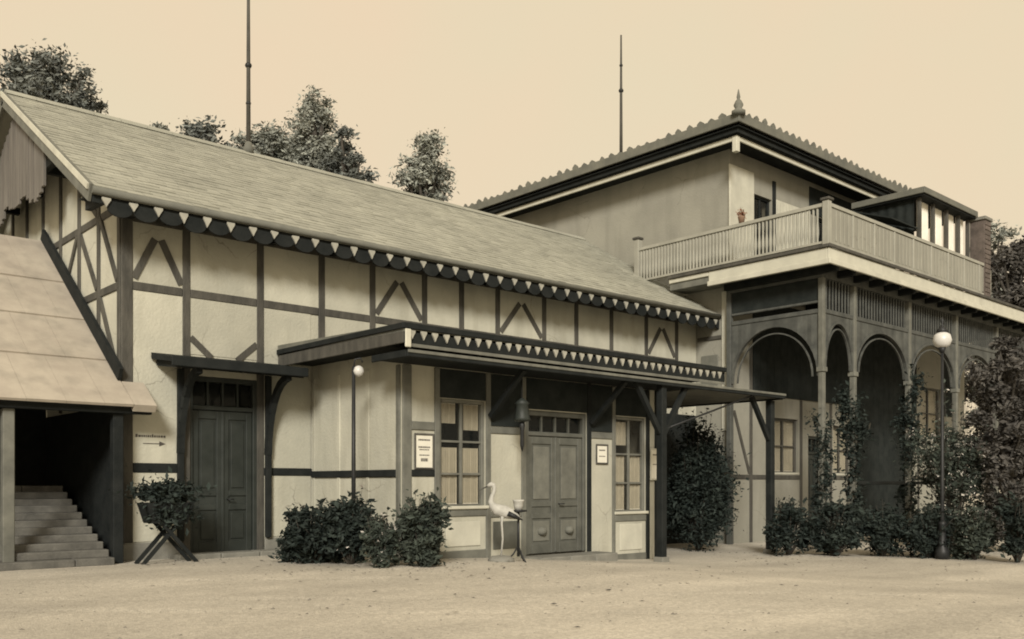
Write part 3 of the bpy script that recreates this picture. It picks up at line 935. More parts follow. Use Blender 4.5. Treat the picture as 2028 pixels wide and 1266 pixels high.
# the lower flat canopy running on to the villa
lc = MB().box(17.55, 20.95, 12.97, V0 - 0.05, 3.60, 3.68).build('side_canopy', 'roof_edge', porch)
MB().box(9.3, 17.54, 12.97, PV - 0.075, 3.62, 3.68).build('front_canopy', 'dark_timber', lc)  # darker than the side slab, shade of the underside put into the colour
sbox('canopy_edge', lc, 'dark_timber', 9.26, 21.0, 12.91, 12.968, 3.575, 3.70)
sbox('canopy_edge', lc, 'dark_timber', 9.26, 9.298, 12.97, PV - 0.08, 3.575, 3.70)
sbox('canopy_edge', lc, 'dark_timber', 20.952, 21.0, 12.97, V0 - 0.06, 3.56, 3.70)
sbox('canopy_trim', lc, 'grey_timber', 9.26, 21.0, 12.89, 12.908, 3.645, 3.70)
MB().tube([(16.4, 13.05, 2.65), (19.7, 13.05, 3.58)], 0.022, 8).build('tie_rod', 'iron', lc)
# door step
stp = thing('door_step', 'low pale stone step before the grey porch door', 'step', (14, 13.8, gz(14)))
for i, (a, b) in enumerate(((12.9, 13.75), (13.76, 14.5), (14.51, 15.2))):
    sbox('step_stone', stp, 'stone', a, b, 13.42, PV - 0.04, gz(14) - 0.25, gz(14) + 0.11, c=0.02)

# ================================================================== VILLA
VU0, VU1, VV = 23.3, 40.0, 16.2
UU1 = 32.4                                    # end of the upper storey
villa = thing('villa', 'two storey villa with arched loggia, balcony and wide bracketed eaves', 'villa', (VU0, VV, gz(24)))
GZ = gz(24)
vw = [(25.6, 27.1, 1.75, 3.5), (29.3, 30.5, 1.75, 3.4), (35.9, 37.7, 3.2, 5.2)]
vd = (27.7, 29.0, -0.8, 3.0)
mb = holes_wall(MB(), 'u', VV, VV + 0.35, VU0, VU1, -0.8, 7.3, vw + [vd])
mb.build('ground_floor_wall', 'villa_plaster', villa)
MB().box(VU0, VU0 + 0.35, VV + 0.35, 30.0, -0.8, 7.3).build('side_wall', 'villa_plaster', villa)
MB().box(VU0 + 0.35, VU1, 29.65, 30.0, -0.8, 7.3).build('rear_wall', 'villa_plaster', villa)
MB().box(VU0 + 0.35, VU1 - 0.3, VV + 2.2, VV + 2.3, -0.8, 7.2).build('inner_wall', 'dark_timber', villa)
MB().box(VU1 - 0.3, VU1, VV + 0.35, 29.65, -0.8, 7.3).build('end_wall', 'villa_plaster', villa)
MB().box(VU0 + 0.01, VU1, VV + 0.01, 29.99, 7.3, 7.6).build('floor_slab', 'villa_plaster', villa)
uw = [(24.55, 25.55, 7.9, 10.3), (28.2, 29.4, 7.9, 10.3), (30.2, 31.6, 8.4, 10.3)]
mb = holes_wall(MB(), 'u', VV, VV + 0.35, VU0, UU1, 7.6, 11.5, uw)
mb.build('upper_wall', 'villa_plaster', villa)
MB().box(VU0, VU0 + 0.35, VV + 0.35, 30.0, 7.6, 11.5).build('upper_side_wall', 'villa_plaster', villa)
MB().box(UU1 - 0.35, UU1, VV + 0.35, 30.0, 7.6, 11.5).build('upper_side_wall', 'villa_plaster', villa)
MB().box(VU0 + 0.35, UU1 - 0.35, 29.6, 29.95, 7.6, 11.5).build('upper_rear_wall', 'villa_plaster', villa)
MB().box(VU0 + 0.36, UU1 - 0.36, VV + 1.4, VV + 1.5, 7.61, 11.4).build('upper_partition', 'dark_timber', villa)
sbox('corner_pilaster', villa, 'pale_paint', VU0 - 0.06, 24.5, VV - 0.06, VV - 0.003, 7.95, 10.9)
panel_up = sbox('shutter_panel', villa, 'pale_paint', 25.75, 27.7, VV - 0.05, VV - 0.003, 8.0, 10.35)
for i in range(11):
    sbox('panel_batten', panel_up, 'pale_paint', 25.80 + i * 0.18, 25.84 + i * 0.18, VV - 0.075, VV - 0.052, 8.05, 10.3)
for w_ in uw:
    window(villa, VV + 0.08, *w_, mname='dark_timber', cross=(0.6,))
sbox('eave_shade_board', villa, 'fabric_shade_dark', 27.75, UU1 - 0.02, VV - 0.03, VV - 0.003, 10.32, 11.2)  # dark board painting the eave's shade above the dark openings
sbox('dark_post', villa, 'dark_timber', 25.57, 25.73, VV - 0.05, VV - 0.003, 7.9, 10.9)
# ground floor timbering and windows
for w_ in vw:
    window(villa, VV + 0.08, *w_, mname='timber', cross=(0.5,), curtains=((0.0, 0.46, 0.0, 1.0), (0.54, 1.0, 0.0, 1.0)) if w_[0] < 35 else ((0.0, 1.0, 0.0, 1.0),))
vdoor = panel_door(villa, vd[0], vd[1], VV + 0.08, GZ, vd[3], 'door_green', 0.5)
VF = VV - 0.03
for u in (23.4, 24.4, 25.45, 27.25, 29.13, 30.7, 32.0, 32.85, 34.35, 35.7, 37.85, 39.0):
    sbox('post', villa, 'timber', u - 0.07, u + 0.07, VF, VV + 0.01, GZ, 4.14 if u > 24.4 else 5.6)
for (a, b) in ((23.48, 24.32), (24.48, 25.37), (25.53, 27.17), (29.21, 30.62), (30.78, 31.92), (32.08, 32.77), (32.93, 34.27), (34.43, 35.62), (35.78, 37.77)):
    sbox('sill_rail', villa, 'timber', a, b, VF + 0.006, VV + 0.01, 1.56, 1.70)
MB().beam((23.5, VF + 0.02, 3.6), (24.3, VF + 0.02, 1.75), 0.1, 0.05).build('brace', 'timber', villa)
MB().beam((31.85, VF + 0.02, 3.6), (30.85, VF + 0.02, 1.75), 0.1, 0.05).build('brace', 'timber', villa)
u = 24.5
while u < 39.2:        # dark boards added to paint the deep shade under the balcony
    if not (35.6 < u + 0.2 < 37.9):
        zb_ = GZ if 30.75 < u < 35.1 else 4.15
        MB().box(u, u + 0.372, VF - 0.004 - 0.006 * rng.random(), VV - 0.003, zb_, 7.05).build('shade_board', 'fabric_shade_dark', villa)
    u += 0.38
# left side wall: string course
sbox('string_course', villa, 'timber', VU0 - 0.04, VU0 - 0.003, VV + 0.0, V0 - 0.06, 5.75, 5.87)
sbox('quoin', villa, 'pale_paint', VU0 - 0.05, VU0 - 0.003, VV - 0.05, VV + 0.25, 3.0, 7.15)
sbox('small_window_box', villa, 'grey_timber', VU0 - 0.045, VU0 - 0.003, 16.6, 17.2, 4.3, 5.3)

# balcony deck and fascia
BU0, BU1, BV0 = 22.4, 40.0, 12.5
DKB, DKT = 7.22, 7.62
balc = MB().box(BU0 + 0.05, BU1, BV0 + 0.05, VV - 0.065, DKB + 0.05, DKT).box(BU0 + 0.05, VU0 - 0.065, VV - 0.065, 17.75, DKB + 0.05, DKT).build('balcony_deck', 'grey_timber', villa)
sbox('deck_fascia', balc, 'pale_paint', BU0, BU1, BV0, BV0 + 0.048, DKB, DKT - 0.02)
sbox('deck_fascia', balc, 'pale_paint', BU0, BU0 + 0.048, BV0 + 0.05, 16.3, DKB, DKT - 0.02)
sbox('deck_fascia', balc, 'pale_paint', BU0, BU0 + 0.048, 16.31, 17.75, DKB + 0.25, DKT - 0.02)
sbox('deck_moulding', balc, 'timber', BU0 - 0.06, BU1, BV0 - 0.06, BV0 - 0.002, DKT - 0.02, DKT + 0.07)
sbox('deck_moulding', balc, 'timber', BU0 - 0.06, BU0 - 0.002, BV0, 17.75, DKT - 0.02, DKT + 0.07)
sbox('lower_moulding', balc, 'pale_paint', BU0 - 0.07, BU1, BV0 - 0.07, BV0 - 0.002, DKB - 0.06, DKB + 0.08)
sbox('lower_moulding', balc, 'pale_paint', BU0 - 0.07, BU0 - 0.002, BV0, 16.3, DKB - 0.06, DKB + 0.08)
u = BU0 + 0.5
while u < 39:
    sbox('joist', balc, 'dark_timber', u, u + 0.14, BV0 + 0.06, VV - 0.07, DKB - 0.14, DKB + 0.045)
    u += 0.9
# balustrade
BP1 = 32.5
RB, RT = DKT + 0.16, 8.78
bal = MB().box(BU0 - 0.02, BU0 + 0.1, BV0 + 0.08, 18.95, RT - 0.09, RT).build('balcony_rail', 'rail_paint', villa)
MB().box(BU0 - 0.02, BU0 + 0.1, BV0 + 0.12, 18.95, RB - 0.06, RB).build('bottom_rail', 'rail_paint', bal)
bm_ = MB().lathe((0, 0, 0), [(0.028, 0.0), (0.028, 0.1), (0.042, 0.22), (0.042, 0.32), (0.025, 0.55), (0.032, 0.75), (0.032, RT - 0.09 - RB)], 8)
bme = bpy.data.meshes.new('baluster'); bme.from_pydata(bm_.v, [], bm_.f); bme.materials.append(MATS['rail_paint'])
v = BV0 + 0.35
while v < 18.9:
    put('baluster', bme, (BU0 + 0.04, v, RB), bal)
    v += 0.118
MB().box(BU0 + 0.1, BP1, BV0 + 0.02, BV0 + 0.14, RT - 0.09, RT).build('top_rail', 'rail_paint', bal)
MB().box(BU0 + 0.16, BP1, BV0 + 0.03, BV0 + 0.12, RB - 0.06, RB).build('bottom_rail', 'rail_paint', bal)
u = BU0 + 0.2
i = 0
while u < BP1 - 0.1:            # boarded parapet panels between little posts
    w = 1.2
    sbox('parapet_panel', bal, 'villa_plaster', u, min(u + w, BP1) - 0.09, BV0 + 0.055, BV0 + 0.095, RB + 0.003, RT - 0.093)
    if u > BU0 + 0.5:
        sbox('parapet_post', bal, 'rail_paint', u - 0.085, u - 0.005, BV0 + 0.03, BV0 + 0.12, RB + 0.002, RT - 0.092)
    for k in range(1, 5):
        MB().box(u + k * 0.22, u + k * 0.22 + 0.05, BV0 + 0.04, BV0 + 0.053, RB + 0.05, RT - 0.14).build('panel_slat', 'rail_paint', bal)
    u += w
for (u, v, zb, h) in ((BU0 + 0.04, BV0 + 0.08, DKT, 8.83), (BU0 + 0.04, 19.0, roof_z(19.0) - 0.6, 9.05)):
    q = sbox('newel_post', bal, 'rail_paint', u - 0.09, u + 0.09, v - 0.09, v + 0.09, zb, h)
    sbox('newel_cap', q, 'timber', u - 0.13, u + 0.13, v - 0.13, v + 0.13, h, h + 0.07)
sbox('flower_box', bal, 'rust_flower', 23.55, 23.85, 15.72, 15.98, DKT + 0.003, DKT + 1.25) if False else None

pier = sbox('end_pier', villa, 'pier_brick', 32.52, 33.0, BV0 + 0.02, BV0 + 0.5, DKT + 0.003, 10.25, c=0.02)
for k in range(16):
    z = DKT + 0.06 + k * 0.16
    for q in range(2):
        o_ = 0.12 if k % 2 else 0.0
        sbox('brick', pier, 'pier_brick', 32.53 + q * 0.235 + 0.01 * rng.random(), 32.53 + q * 0.235 + 0.215, BV0 - 0.002 - 0.012 * rng.random(), BV0 + 0.018, z, z + 0.14, c=0.01)
sbox('pier_cap', pier, 'stone', 32.46, 33.06, BV0 - 0.04, BV0 + 0.56, 10.253, 10.36)

# loggia posts, arches and frieze
LU, LV = 23.1, 13.1
log_u = [23.1, 24.8, 28.2, 31.6, 35.0, 38.4]
FZ0, FZ1 = 6.05, 6.17


def arch(parent, axis, c, a0, a1, zs, zt, mname='loggia_timber_shaded'):
    """solid spandrels over a round arch between a0..a1 in the plane axis=c"""
    mid, r = (a0 + a1) / 2, (a1 - a0) / 2
    rz = zt - 0.18 - zs
    n = 22
    for s in (-1, 1):
        mb = MB()
        pts = []
        for i in range(n // 2 + 1):
            t = math.pi / 2 * i / (n // 2)
            pts.append((mid + s * r * math.cos(t), zs + rz * math.sin(t)))
        poly = pts + [(mid, zt), (mid + s * r, zt)]
        # quads column by column
        for p, q in zip(pts[:-1], pts[1:]):
            qd = [(p[0], p[1]), (q[0], q[1]), (q[0], zt), (p[0], zt)]
            if abs(p[0] - q[0]) < 1e-4:
                continue
            P3 = [(x, c - 0.02, z) if axis == 'u' else (c - 0.02, x, z) for x, z in qd]
            mb.prism(P3, (0, 0.04, 0) if axis == 'u' else (0.04, 0, 0))
        mb.build('spandrel', mname, parent)
    ring = MB()
    for rr_, w in ((1.0, 0.07), (0.86, 0.035)):
        prev = None
        for i in range(n + 1):
            t = math.pi * i / n
            x, z = mid - r * rr_ * math.cos(t), zs + rz * rr_ * math.sin(t) if rr_ == 1.0 else zs + rz * rr_ * math.sin(t)
            p = (x, c, z) if axis == 'u' else (c, x, z)
            if prev:
                ring.beam(prev, p, w, 0.10 if rr_ == 1.0 else 0.05, (0, 1, 0) if axis == 'u' else (1, 0, 0))
            prev = p
    ring.build('arch_ring', mname, parent)


logg = MB().box(log_u[0] - 0.08, 39.5, LV - 0.06, LV + 0.06, 7.0, DKB + 0.04).box(LU - 0.06, LU + 0.06, LV + 0.06, VV - 0.07, 7.0, DKB + 0.04).build('loggia', 'loggia_timber_shaded', villa)
for u in log_u:
    p = MB().bbox(u - 0.075, u + 0.075, LV - 0.075, LV + 0.075, GZ - 0.05, 6.998)
    p.bbox(u - 0.12, u + 0.12, LV - 0.12, LV + 0.12, GZ - 0.05, GZ + 0.5).bbox(u - 0.11, u + 0.11, LV - 0.11, LV + 0.11, 4.45, 4.58)
    p.build('post', 'grey_timber', logg)
MB().bbox(LU - 0.075, LU + 0.075, VV - 0.22, VV - 0.07, GZ - 0.05, 6.998).build('post', 'loggia_timber_shaded', logg)
for a, b in zip(log_u[:-1], log_u[1:]):
    sbox('frieze_rail', logg, 'loggia_timber_shaded', a + 0.078, b - 0.078, LV - 0.05, LV + 0.05, FZ0, FZ1)
    arch(logg, 'u', LV, a + 0.08, b - 0.08, 4.6, FZ0)
    x = a + 0.2
    while x < b - 0.15:
        sbox('frieze_slat', logg, 'loggia_timber_shaded', x, x + 0.05, LV - 0.02, LV + 0.02, FZ1, 7.0, c=0.006)
        x += 0.17
    sbox('bench_rail', logg, 'dark_timber', a + 0.078, b - 0.078, LV - 0.03, LV + 0.03, 1.40, 1.50) if a > 24 else None
sbox('frieze_rail', logg, 'loggia_timber_shaded', LU - 0.05, LU + 0.05, LV + 0.078, VV - 0.23, FZ0, FZ1)
sbox('frieze_rail', logg, 'loggia_timber_shaded', LU - 0.045, LU + 0.045, LV + 0.078, VV - 0.23, 6.33, 6.40)
sbox('frieze_panel', logg, 'fabric_shade_dark', LU - 0.02, LU + 0.02, LV + 0.078, VV - 0.23, 6.402, 6.998)
arch(logg, 'v', LU, LV + 0.08, VV - 0.225, 4.35, FZ0)

# villa roof: wide low hip with stepped fascia, antefixes and corner finial
E0, E1, EV0, EV1 = 22.3, 33.4, 15.2, 31.0
EZ = 11.52
mb = MB()
rz_ = 13.1
b0 = [(E0, EV0, EZ + 0.3), (E1, EV0, EZ + 0.3), (E1, EV1, EZ + 0.3), (E0, EV1, EZ + 0.3)]
mid_u = (E0 + E1) / 2
mb.add(b0 + [(mid_u, EV0 + 5.5, rz_), (mid_u, EV1 - 5.5, rz_)], [(0, 1, 4), (1, 2, 5, 4), (2, 3, 5), (3, 0, 4, 5)])
vroof = mb.build('roof', 'roof_edge', villa)
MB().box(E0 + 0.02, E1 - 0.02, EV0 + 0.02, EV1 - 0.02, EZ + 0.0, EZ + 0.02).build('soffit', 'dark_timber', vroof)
sbox('cornice', vroof, 'roof_edge', E0 - 0.04, E1 + 0.04, EV0 - 0.04, EV0 + 0.02, EZ + 0.10, EZ + 0.36)
sbox('cornice', vroof, 'roof_edge', E0 - 0.04, E0 + 0.02, EV0 + 0.022, EV1, EZ + 0.10, EZ + 0.36)
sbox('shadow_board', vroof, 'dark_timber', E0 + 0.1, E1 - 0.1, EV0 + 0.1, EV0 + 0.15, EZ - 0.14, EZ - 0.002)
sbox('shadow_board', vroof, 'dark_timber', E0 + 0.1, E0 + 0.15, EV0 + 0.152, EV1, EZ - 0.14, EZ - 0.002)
sbox('eave_board', vroof, 'pale_paint', E0 + 0.22, E1 - 0.2, EV0 + 0.22, EV0 + 0.27, EZ - 0.30, EZ - 0.16)
sbox('eave_board', vroof, 'pale_paint', E0 + 0.22, E0 + 0.27, EV0 + 0.272, EV1, EZ - 0.30, EZ - 0.16)
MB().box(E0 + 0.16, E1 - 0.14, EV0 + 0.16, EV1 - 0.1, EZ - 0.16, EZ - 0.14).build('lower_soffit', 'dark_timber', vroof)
sbox('corner_drop', vroof, 'pale_paint', E0 + 0.2, E0 + 0.36, EV0 + 0.2, EV0 + 0.36, EZ - 0.62, EZ - 0.165)
af = MB().prism([(-0.10, 0, 0), (-0.12, 0, 0.06), (-0.06, 0, 0.12), (0, 0, 0.16), (0.06, 0, 0.12), (0.12, 0, 0.06), (0.10, 0, 0)], (0, 0.05, 0))
afu = bpy.data.meshes.new('antefix'); afu.from_pydata(af.v, [], af.f); afu.materials.append(MATS['roof_edge'])
af2 = bpy.data.meshes.new('antefix'); af2.from_pydata([(y, x, z) for x, y, z in af.v], [], [tuple(reversed(f)) for f in af.f]); af2.materials.append(MATS['roof_edge'])
u = E0 + 0.5
while u < E1:
    put('antefix', afu, (u, EV0 - 0.03, EZ + 0.36 - 0.07 * rng.random()), vroof).scale = (0.8 + 0.3 * rng.random(), 1, 0.7 + 0.4 * rng.random())
    u += 0.34 + 0.1 * rng.random()
v = EV0 + 0.55
while v < EV1:
    put('antefix', af2, (E0 - 0.03, v, EZ + 0.36 - 0.07 * rng.random()), vroof).scale = (1, 0.8 + 0.3 * rng.random(), 0.7 + 0.4 * rng.random())
    v += 0.34 + 0.1 * rng.random()
MB().lathe((E0 + 0.02, EV0 + 0.02, EZ + 0.3), [(0.2, 0), (0.2, 0.1), (0.09, 0.17), (0.14, 0.27), (0.09, 0.38), (0.04, 0.44), (0.055, 0.5), (0.01, 0.72)], 10).build('finial', 'roof_edge', vroof)
# pavilion on the balcony
pav = thing('balcony_pavilion', 'small flat roofed pavilion with pale curtains on the balcony', 'pavilion', (30.5, 14.3, DKT))
QU0, QU1, QV0, QV1 = 28.5, 32.48, 12.75, 15.1
PZ = 10.3
mb = MB().add([(QU0, QV0, PZ + 0.2), (QU1, QV0, PZ + 0.2), (QU1, QV1, PZ + 0.2), (QU0, QV1, PZ + 0.2), (QU0 + 1.2, 14.0, PZ + 0.55), (QU1 - 1.2, 14.0, PZ + 0.55)],
              [(0, 1, 5, 4), (1, 2, 5), (2, 3, 4, 5), (3, 0, 4)])
mb.box(QU0 + 0.02, QU1 - 0.02, QV0 + 0.02, QV1 - 0.02, PZ, PZ + 0.2)
mb.build('roof', 'dark_timber', pav)
sbox('roof_edge', pav, 'roof_edge', QU0 - 0.04, QU0 + 0.015, QV0, QV1, PZ + 0.05, PZ + 0.24)
sbox('roof_edge', pav, 'roof_edge', QU0 - 0.04, QU1, QV0 - 0.04, QV0 - 0.002, PZ + 0.05, PZ + 0.24)
for u in (28.75, 29.7, 30.7, 31.6, 32.35):
    sbox('post', pav, 'timber', u - 0.055, u + 0.055, 12.95, 13.06, DKT + 0.003, PZ)
    sbox('post', pav, 'timber', u - 0.055, u + 0.055, 14.85, 14.96, DKT + 0.003, PZ)
for a, b in ((28.82, 29.63), (29.77, 30.63), (30.77, 31.53), (31.67, 32.28)):
    vs = []
    for i in range(25):
        x = a + (b - a) * i / 24
        o_ = 0.025 * math.sin(i * 1.7)
        vs += [(x, 13.12 + o_, DKT + 0.02), (x, 13.12 + o_, PZ - 0.02)]
    MB().add(vs, [(2 * i, 2 * i + 2, 2 * i + 3, 2 * i + 1) for i in range(24)], True).build('curtain', 'curtain', pav)
vs = []
for i in range(25):
    y = 13.15 + (14.8 - 13.15) * i / 24
    o_ = 0.02 * math.sin(i * 1.5)
    vs += [(28.72 + o_, y, DKT + 0.6), (28.72 + o_, y, PZ - 0.02)]
MB().add(vs, [(2 * i, 2 * i + 2, 2 * i + 3, 2 * i + 1) for i in range(24)], True).build('dark_drape', 'fabric_shade_dark', pav)
aw = MB().prism([(26.9, 14.9, 10.05), (26.9, 13.0, 9.35), (26.9, 13.0, 9.31), (26.9, 14.9, 10.0)], (1.75, 0, 0)).build('awning', 'fabric_shade_dark', pav)

# ================================================================== VEGETATION
def leaf_mesh(centers, size, squash=0.6, seed=0):
    """folded two-triangle-pair leaves at centres"""
    r = np.random.default_rng(seed)
    c = np.asarray(centers, float)
    n = len(c)
    d = r.normal(size=(n, 3)); d[:, 2] *= squash
    d /= np.linalg.norm(d, axis=1)[:, None]
    e = r.normal(size=(n, 3))
    e -= d * (e * d).sum(1)[:, None]
    e /= np.linalg.norm(e, axis=1)[:, None]
    nn_ = np.cross(d, e)
    s = size * (0.4 + 1.2 * r.random(n) ** 1.5)[:, None]
    base, tip = c - d * s, c + d * s
    l = c + e * s * 0.45 + nn_ * s * 0.18
    q = c - e * s * 0.45 + nn_ * s * 0.18
    V = np.stack([base, l, tip, q], 1).reshape(-1, 3)
    F = np.arange(4 * n).reshape(n, 4)
    return V, F


def np_build(name, V, F, material, parent, origin):
    me = bpy.data.meshes.new(name)
    me.from_pydata((V - np.array(origin)).tolist(), [], F.tolist())
    me.materials.append(MATS[material])
    return put(name, me, origin, parent)


def clumps(r, n, centres, radii, per, flat=1.0):
    out = []
    for c, rad in zip(centres, radii):
        k = int(per * rad ** 2) + 8
        d = r.normal(size=(k, 3))
        d /= np.linalg.norm(d, axis=1)[:, None]
        rr_ = rad * np.abs(r.normal(0.55, 0.33, k))
        p = d * rr_[:, None]
        p[:, 2] *= flat
        out.append(c + p)
    return np.concatenate(out)


def broad_tree(label, base, H, W, seed, material='leaf_tree_hazed', leaf=0.115, crown_from=0.3, per=420, cat='tree', group=None, pointy=0.0, ncl=95):
    r = np.random.default_rng(seed)
    t = thing('tree', label, cat, base, group)
    b = np.array(base)
    mb = MB()
    lean = r.normal(size=2) * 0.02 * H
    tip = b + np.array([lean[0], lean[1], H * 0.9])
    tp = [b + (tip - b) * k / 6 + np.array([*(r.normal(size=2) * 0.02 * W), 0]) for k in range(7)]
    tp[0] = b - np.array([0, 0, 0.3])
    mb.tube(tp, [0.026 * H * (1 - 0.13 * k) for k in range(7)], 9)
    cs, rs = [], []
    for i in range(ncl):
        f = crown_from + (0.97 - crown_from) * (i + 0.5) / ncl
        g_ = (f - crown_from) / (1 - crown_from)
        prof = math.sin(math.pi * min(1, 0.18 + 0.82 * g_)) ** 0.7 * (1 - pointy) + pointy * (1.02 - g_)
        a = i * 2.399 + r.random() * 0.8
        rad = W / 2 * max(0.05, prof) * (0.15 + 0.8 * r.random())
        c = b + np.array([math.cos(a) * rad, math.sin(a) * rad, H * f + r.normal() * 0.02 * H]) + np.array([lean[0], lean[1], 0]) * f
        cs.append(c)
        rs.append(W * (0.085 + 0.075 * r.random()) * (1.0 if g_ < 0.8 else 0.8))
        root = b + (tip - b) * max(0.15, f - 0.16)
        if i % 2 == 0:
            midp = (root + c) / 2 + np.array([0, 0, 0.05 * H * r.random()])
            mb.tube([root, midp, c], [0.010 * H, 0.006 * H, 0.002 * H], 6)
    mb.build('trunk', 'bark', t)
    P = clumps(r, 0, cs, rs, per, 0.75)
    V, F = leaf_mesh(P, leaf, 0.6, seed + 1)
    np_build('crown', V, F, material, t, tuple(b))
    return t


def fir_tree(label, base, H, W, seed, material='leaf_pine_hazed', leaf=0.16, start=0.12, cat='tree', group=None, layers=26, dens=1.0, taper=0.85):
    r = np.random.default_rng(seed)
    t = thing('tree', label, cat, base, group)
    b = np.array(base)
    mb = MB()
    mb.tube([b - np.array([0, 0, 0.3]), b + np.array([0, 0, H * 0.5]), b + np.array([0, 0, H])], [0.018 * H, 0.011 * H, 0.002 * H], 8)
    pts = []
    for j in range(layers):
        f = start + (1 - start) * (j + 0.3 * r.random()) / layers
        L = W / 2 * (1.02 - (f - start) / (1 - start)) ** taper
        nb = 7 if f < 0.7 else 5
        for k in range(nb):
            a = 6.283 * k / nb + j * 0.7 + 0.5 * r.random()
            l = L * (0.7 + 0.4 * r.random())
            d = np.array([math.cos(a), math.sin(a), -0.28])
            root = b + np.array([0, 0, H * f])
            if j % 2 == 0:
                mb.tube([root, root + d * l], [0.004 * H, 0.001 * H], 5)
            n = int((10 + 60 * l) * dens)
            s = r.random(n) ** 0.7
            p = root + d * (s * l)[:, None] + r.normal(size=(n, 3)) * (0.05 + 0.13 * l * (1.1 - s))[:, None] * np.array([1, 1, 0.5])
            pts.append(p)
    mb.build('trunk', 'bark', t)
    V, F = leaf_mesh(np.concatenate(pts), leaf, 0.5, seed + 1)
    np_build('crown', V, F, material, t, tuple(b))
    return t


def at(px, Y):
    """ground point (u, v) at image column px (of 2028) and depth Y, as surveyed from the photograph"""
    X = (px - 1014) / 1845 * Y
    return 0.7427 * X + 0.6697 * Y, -0.6698 * X + 0.7426 * Y


def zt(py, Y):
    return EYE + (960 - py) / 1845 * Y


TG = 'trees rising behind the hall roof'
def tree_at(kind, px, top, wpx, Y, seed, label, **kw):
    u, v = at(px, Y)
    H = zt(top, Y) - gz(u)
    (broad_tree if kind == 'b' else fir_tree)(label, (u, v, gz(u)), H, wpx / 1845 * Y, seed, group=TG, **kw)

tree_at('b', 20, 95, 320, 40, 3, 'dark bushy tree at the far left above the hall gable', material='leaf_pine_hazed', crown_from=0.45, per=420, ncl=150)
tree_at('b', 170, 148, 210, 42, 4, 'dark tree next to the leftmost one, above the hall ridge', material='leaf_pine_hazed', crown_from=0.5, per=480, ncl=110)
tree_at('b', 400, 246, 250, 44, 5, 'low dark treetop left of the tall flagpole', material='leaf_pine_hazed', crown_from=0.5, per=420, ncl=110)
tree_at('b', 520, 238, 260, 46, 6, 'pale rounded tree just right of the tall flagpole', crown_from=0.45, per=420, ncl=150)
tree_at('b', 640, 192, 220, 49, 8, 'tallest tree of the middle clump, with a pointed top', crown_from=0.4, per=420, pointy=0.35, ncl=150)
tree_at('b', 700, 262, 170, 45, 9, 'dark tree at the right end of the middle clump', material='leaf_pine_hazed', crown_from=0.45, per=480, ncl=120)
tree_at('b', 325, 232, 130, 46, 10, 'small treetop just showing over the ridge beside the left trees', crown_from=0.5, per=420, ncl=80)
tree_at('b', 850, 262, 235, 47, 12, 'lone egg shaped tree standing between hall ridge and villa roof', crown_from=0.35, per=420, pointy=0.45, ncl=150)
tree_at('b', 585, 250, 290, 52, 14, 'wide low crown filling the middle clump from behind', crown_from=0.4, per=360, ncl=150)
tree_at('b', 1965, 440, 200, 50, 15, 'pale distant tree beyond the balcony pavilion', crown_from=0.3, per=380)
tree_at('b', 2015, 470, 230, 42, 16, 'darker tree filling the gap right of the brick pier', crown_from=0.15, per=420, ncl=150, material='leaf_sepia')
# dark tree at the right edge
u, v = at(2005, 24.0)
broad_tree('dark brownish small tree at the right edge in front of the villa', (u, v, gz(u)), zt(655, 24.0) - gz(u), 2.4, 21, 'leaf_sepia', 0.075, 0.08, per=1700, ncl=100)


def bush(name, label, base, W, H, seed, material='leaf_dark', leaf=0.06, per=1500, cat='bush', group=None, ncl=24, blossoms=0, flat=0.8):
    r = np.random.default_rng(seed)
    t = thing(name, label, cat, base, group)
    b = np.array(base)
    cs, rs = [], []
    mb = MB()
    for i in range(ncl):
        a = i * 2.4 + r.random()
        f = r.random()
        rad = W / 2 * math.sqrt(r.random()) * 0.72
        c = b + np.array([math.cos(a) * rad, math.sin(a) * rad, H * (0.10 + 0.76 * f * (1 - 0.45 * (rad / (W / 2)) ** 2))])
        cs.append(c); rs.append(min(W, H) * (0.13 + 0.11 * r.random()))
        mb.tube([b - np.array([0, 0, 0.05]), (b + c) / 2 + np.array([0, 0, 0.05 * H]), c], [0.022, 0.014, 0.006], 5)
    extra = []
    for k in range(26):
        a = r.random() * 6.283
        el = 0.25 + 1.1 * r.random()
        d = np.array([math.cos(a) * math.cos(el), math.sin(a) * math.cos(el), math.sin(el)])
        o_ = b + np.array([0, 0, H * 0.35]) + d * np.array([W * 0.22, W * 0.22, H * 0.2])
        e_ = b + np.array([0, 0, H * 0.4]) + d * np.array([W * 0.52, W * 0.52, H * 0.62]) * (0.85 + 0.3 * r.random())
        m_ = (o_ + e_) / 2 + r.normal(size=3) * 0.04
        mb.tube([o_, m_, e_], [0.009, 0.006, 0.003], 5)
        q = np.linspace(0.2, 1, 11)[:, None]
        extra.append(o_ + (e_ - o_) * q + r.normal(size=(11, 3)) * 0.025)
    mb.build('stems', 'bark', t)
    P = clumps(r, 0, cs, rs, per / max(0.05, (min(W, H) * 0.2) ** 2) / ncl, flat)
    P = np.concatenate([P] + extra)
    k = len(P) // 7          # loose shoots breaking the outline
    P = np.concatenate([P, P[:k] + r.normal(size=(k, 3)) * 0.10 * min(W, H)])
    P[:, 2] = np.maximum(P[:, 2], b[2] + 0.02)
    V, F = leaf_mesh(P, leaf, 0.7, seed + 1)
    np_build('foliage', V, F, material, t, tuple(b))
    if blossoms:
        sel = r.choice(len(P), blossoms, replace=False)
        ctr = b + np.array([0, 0, H * 0.5])
        Q = ctr + (P[sel] - ctr) * 1.06
        V, F = leaf_mesh(np.repeat(Q, 5, 0) + r.normal(size=(blossoms * 5, 3)) * 0.03, 0.035, 0.8, seed + 2)
        o = np_build('blossoms', V, F, 'blossom', t, tuple(b))
    return t


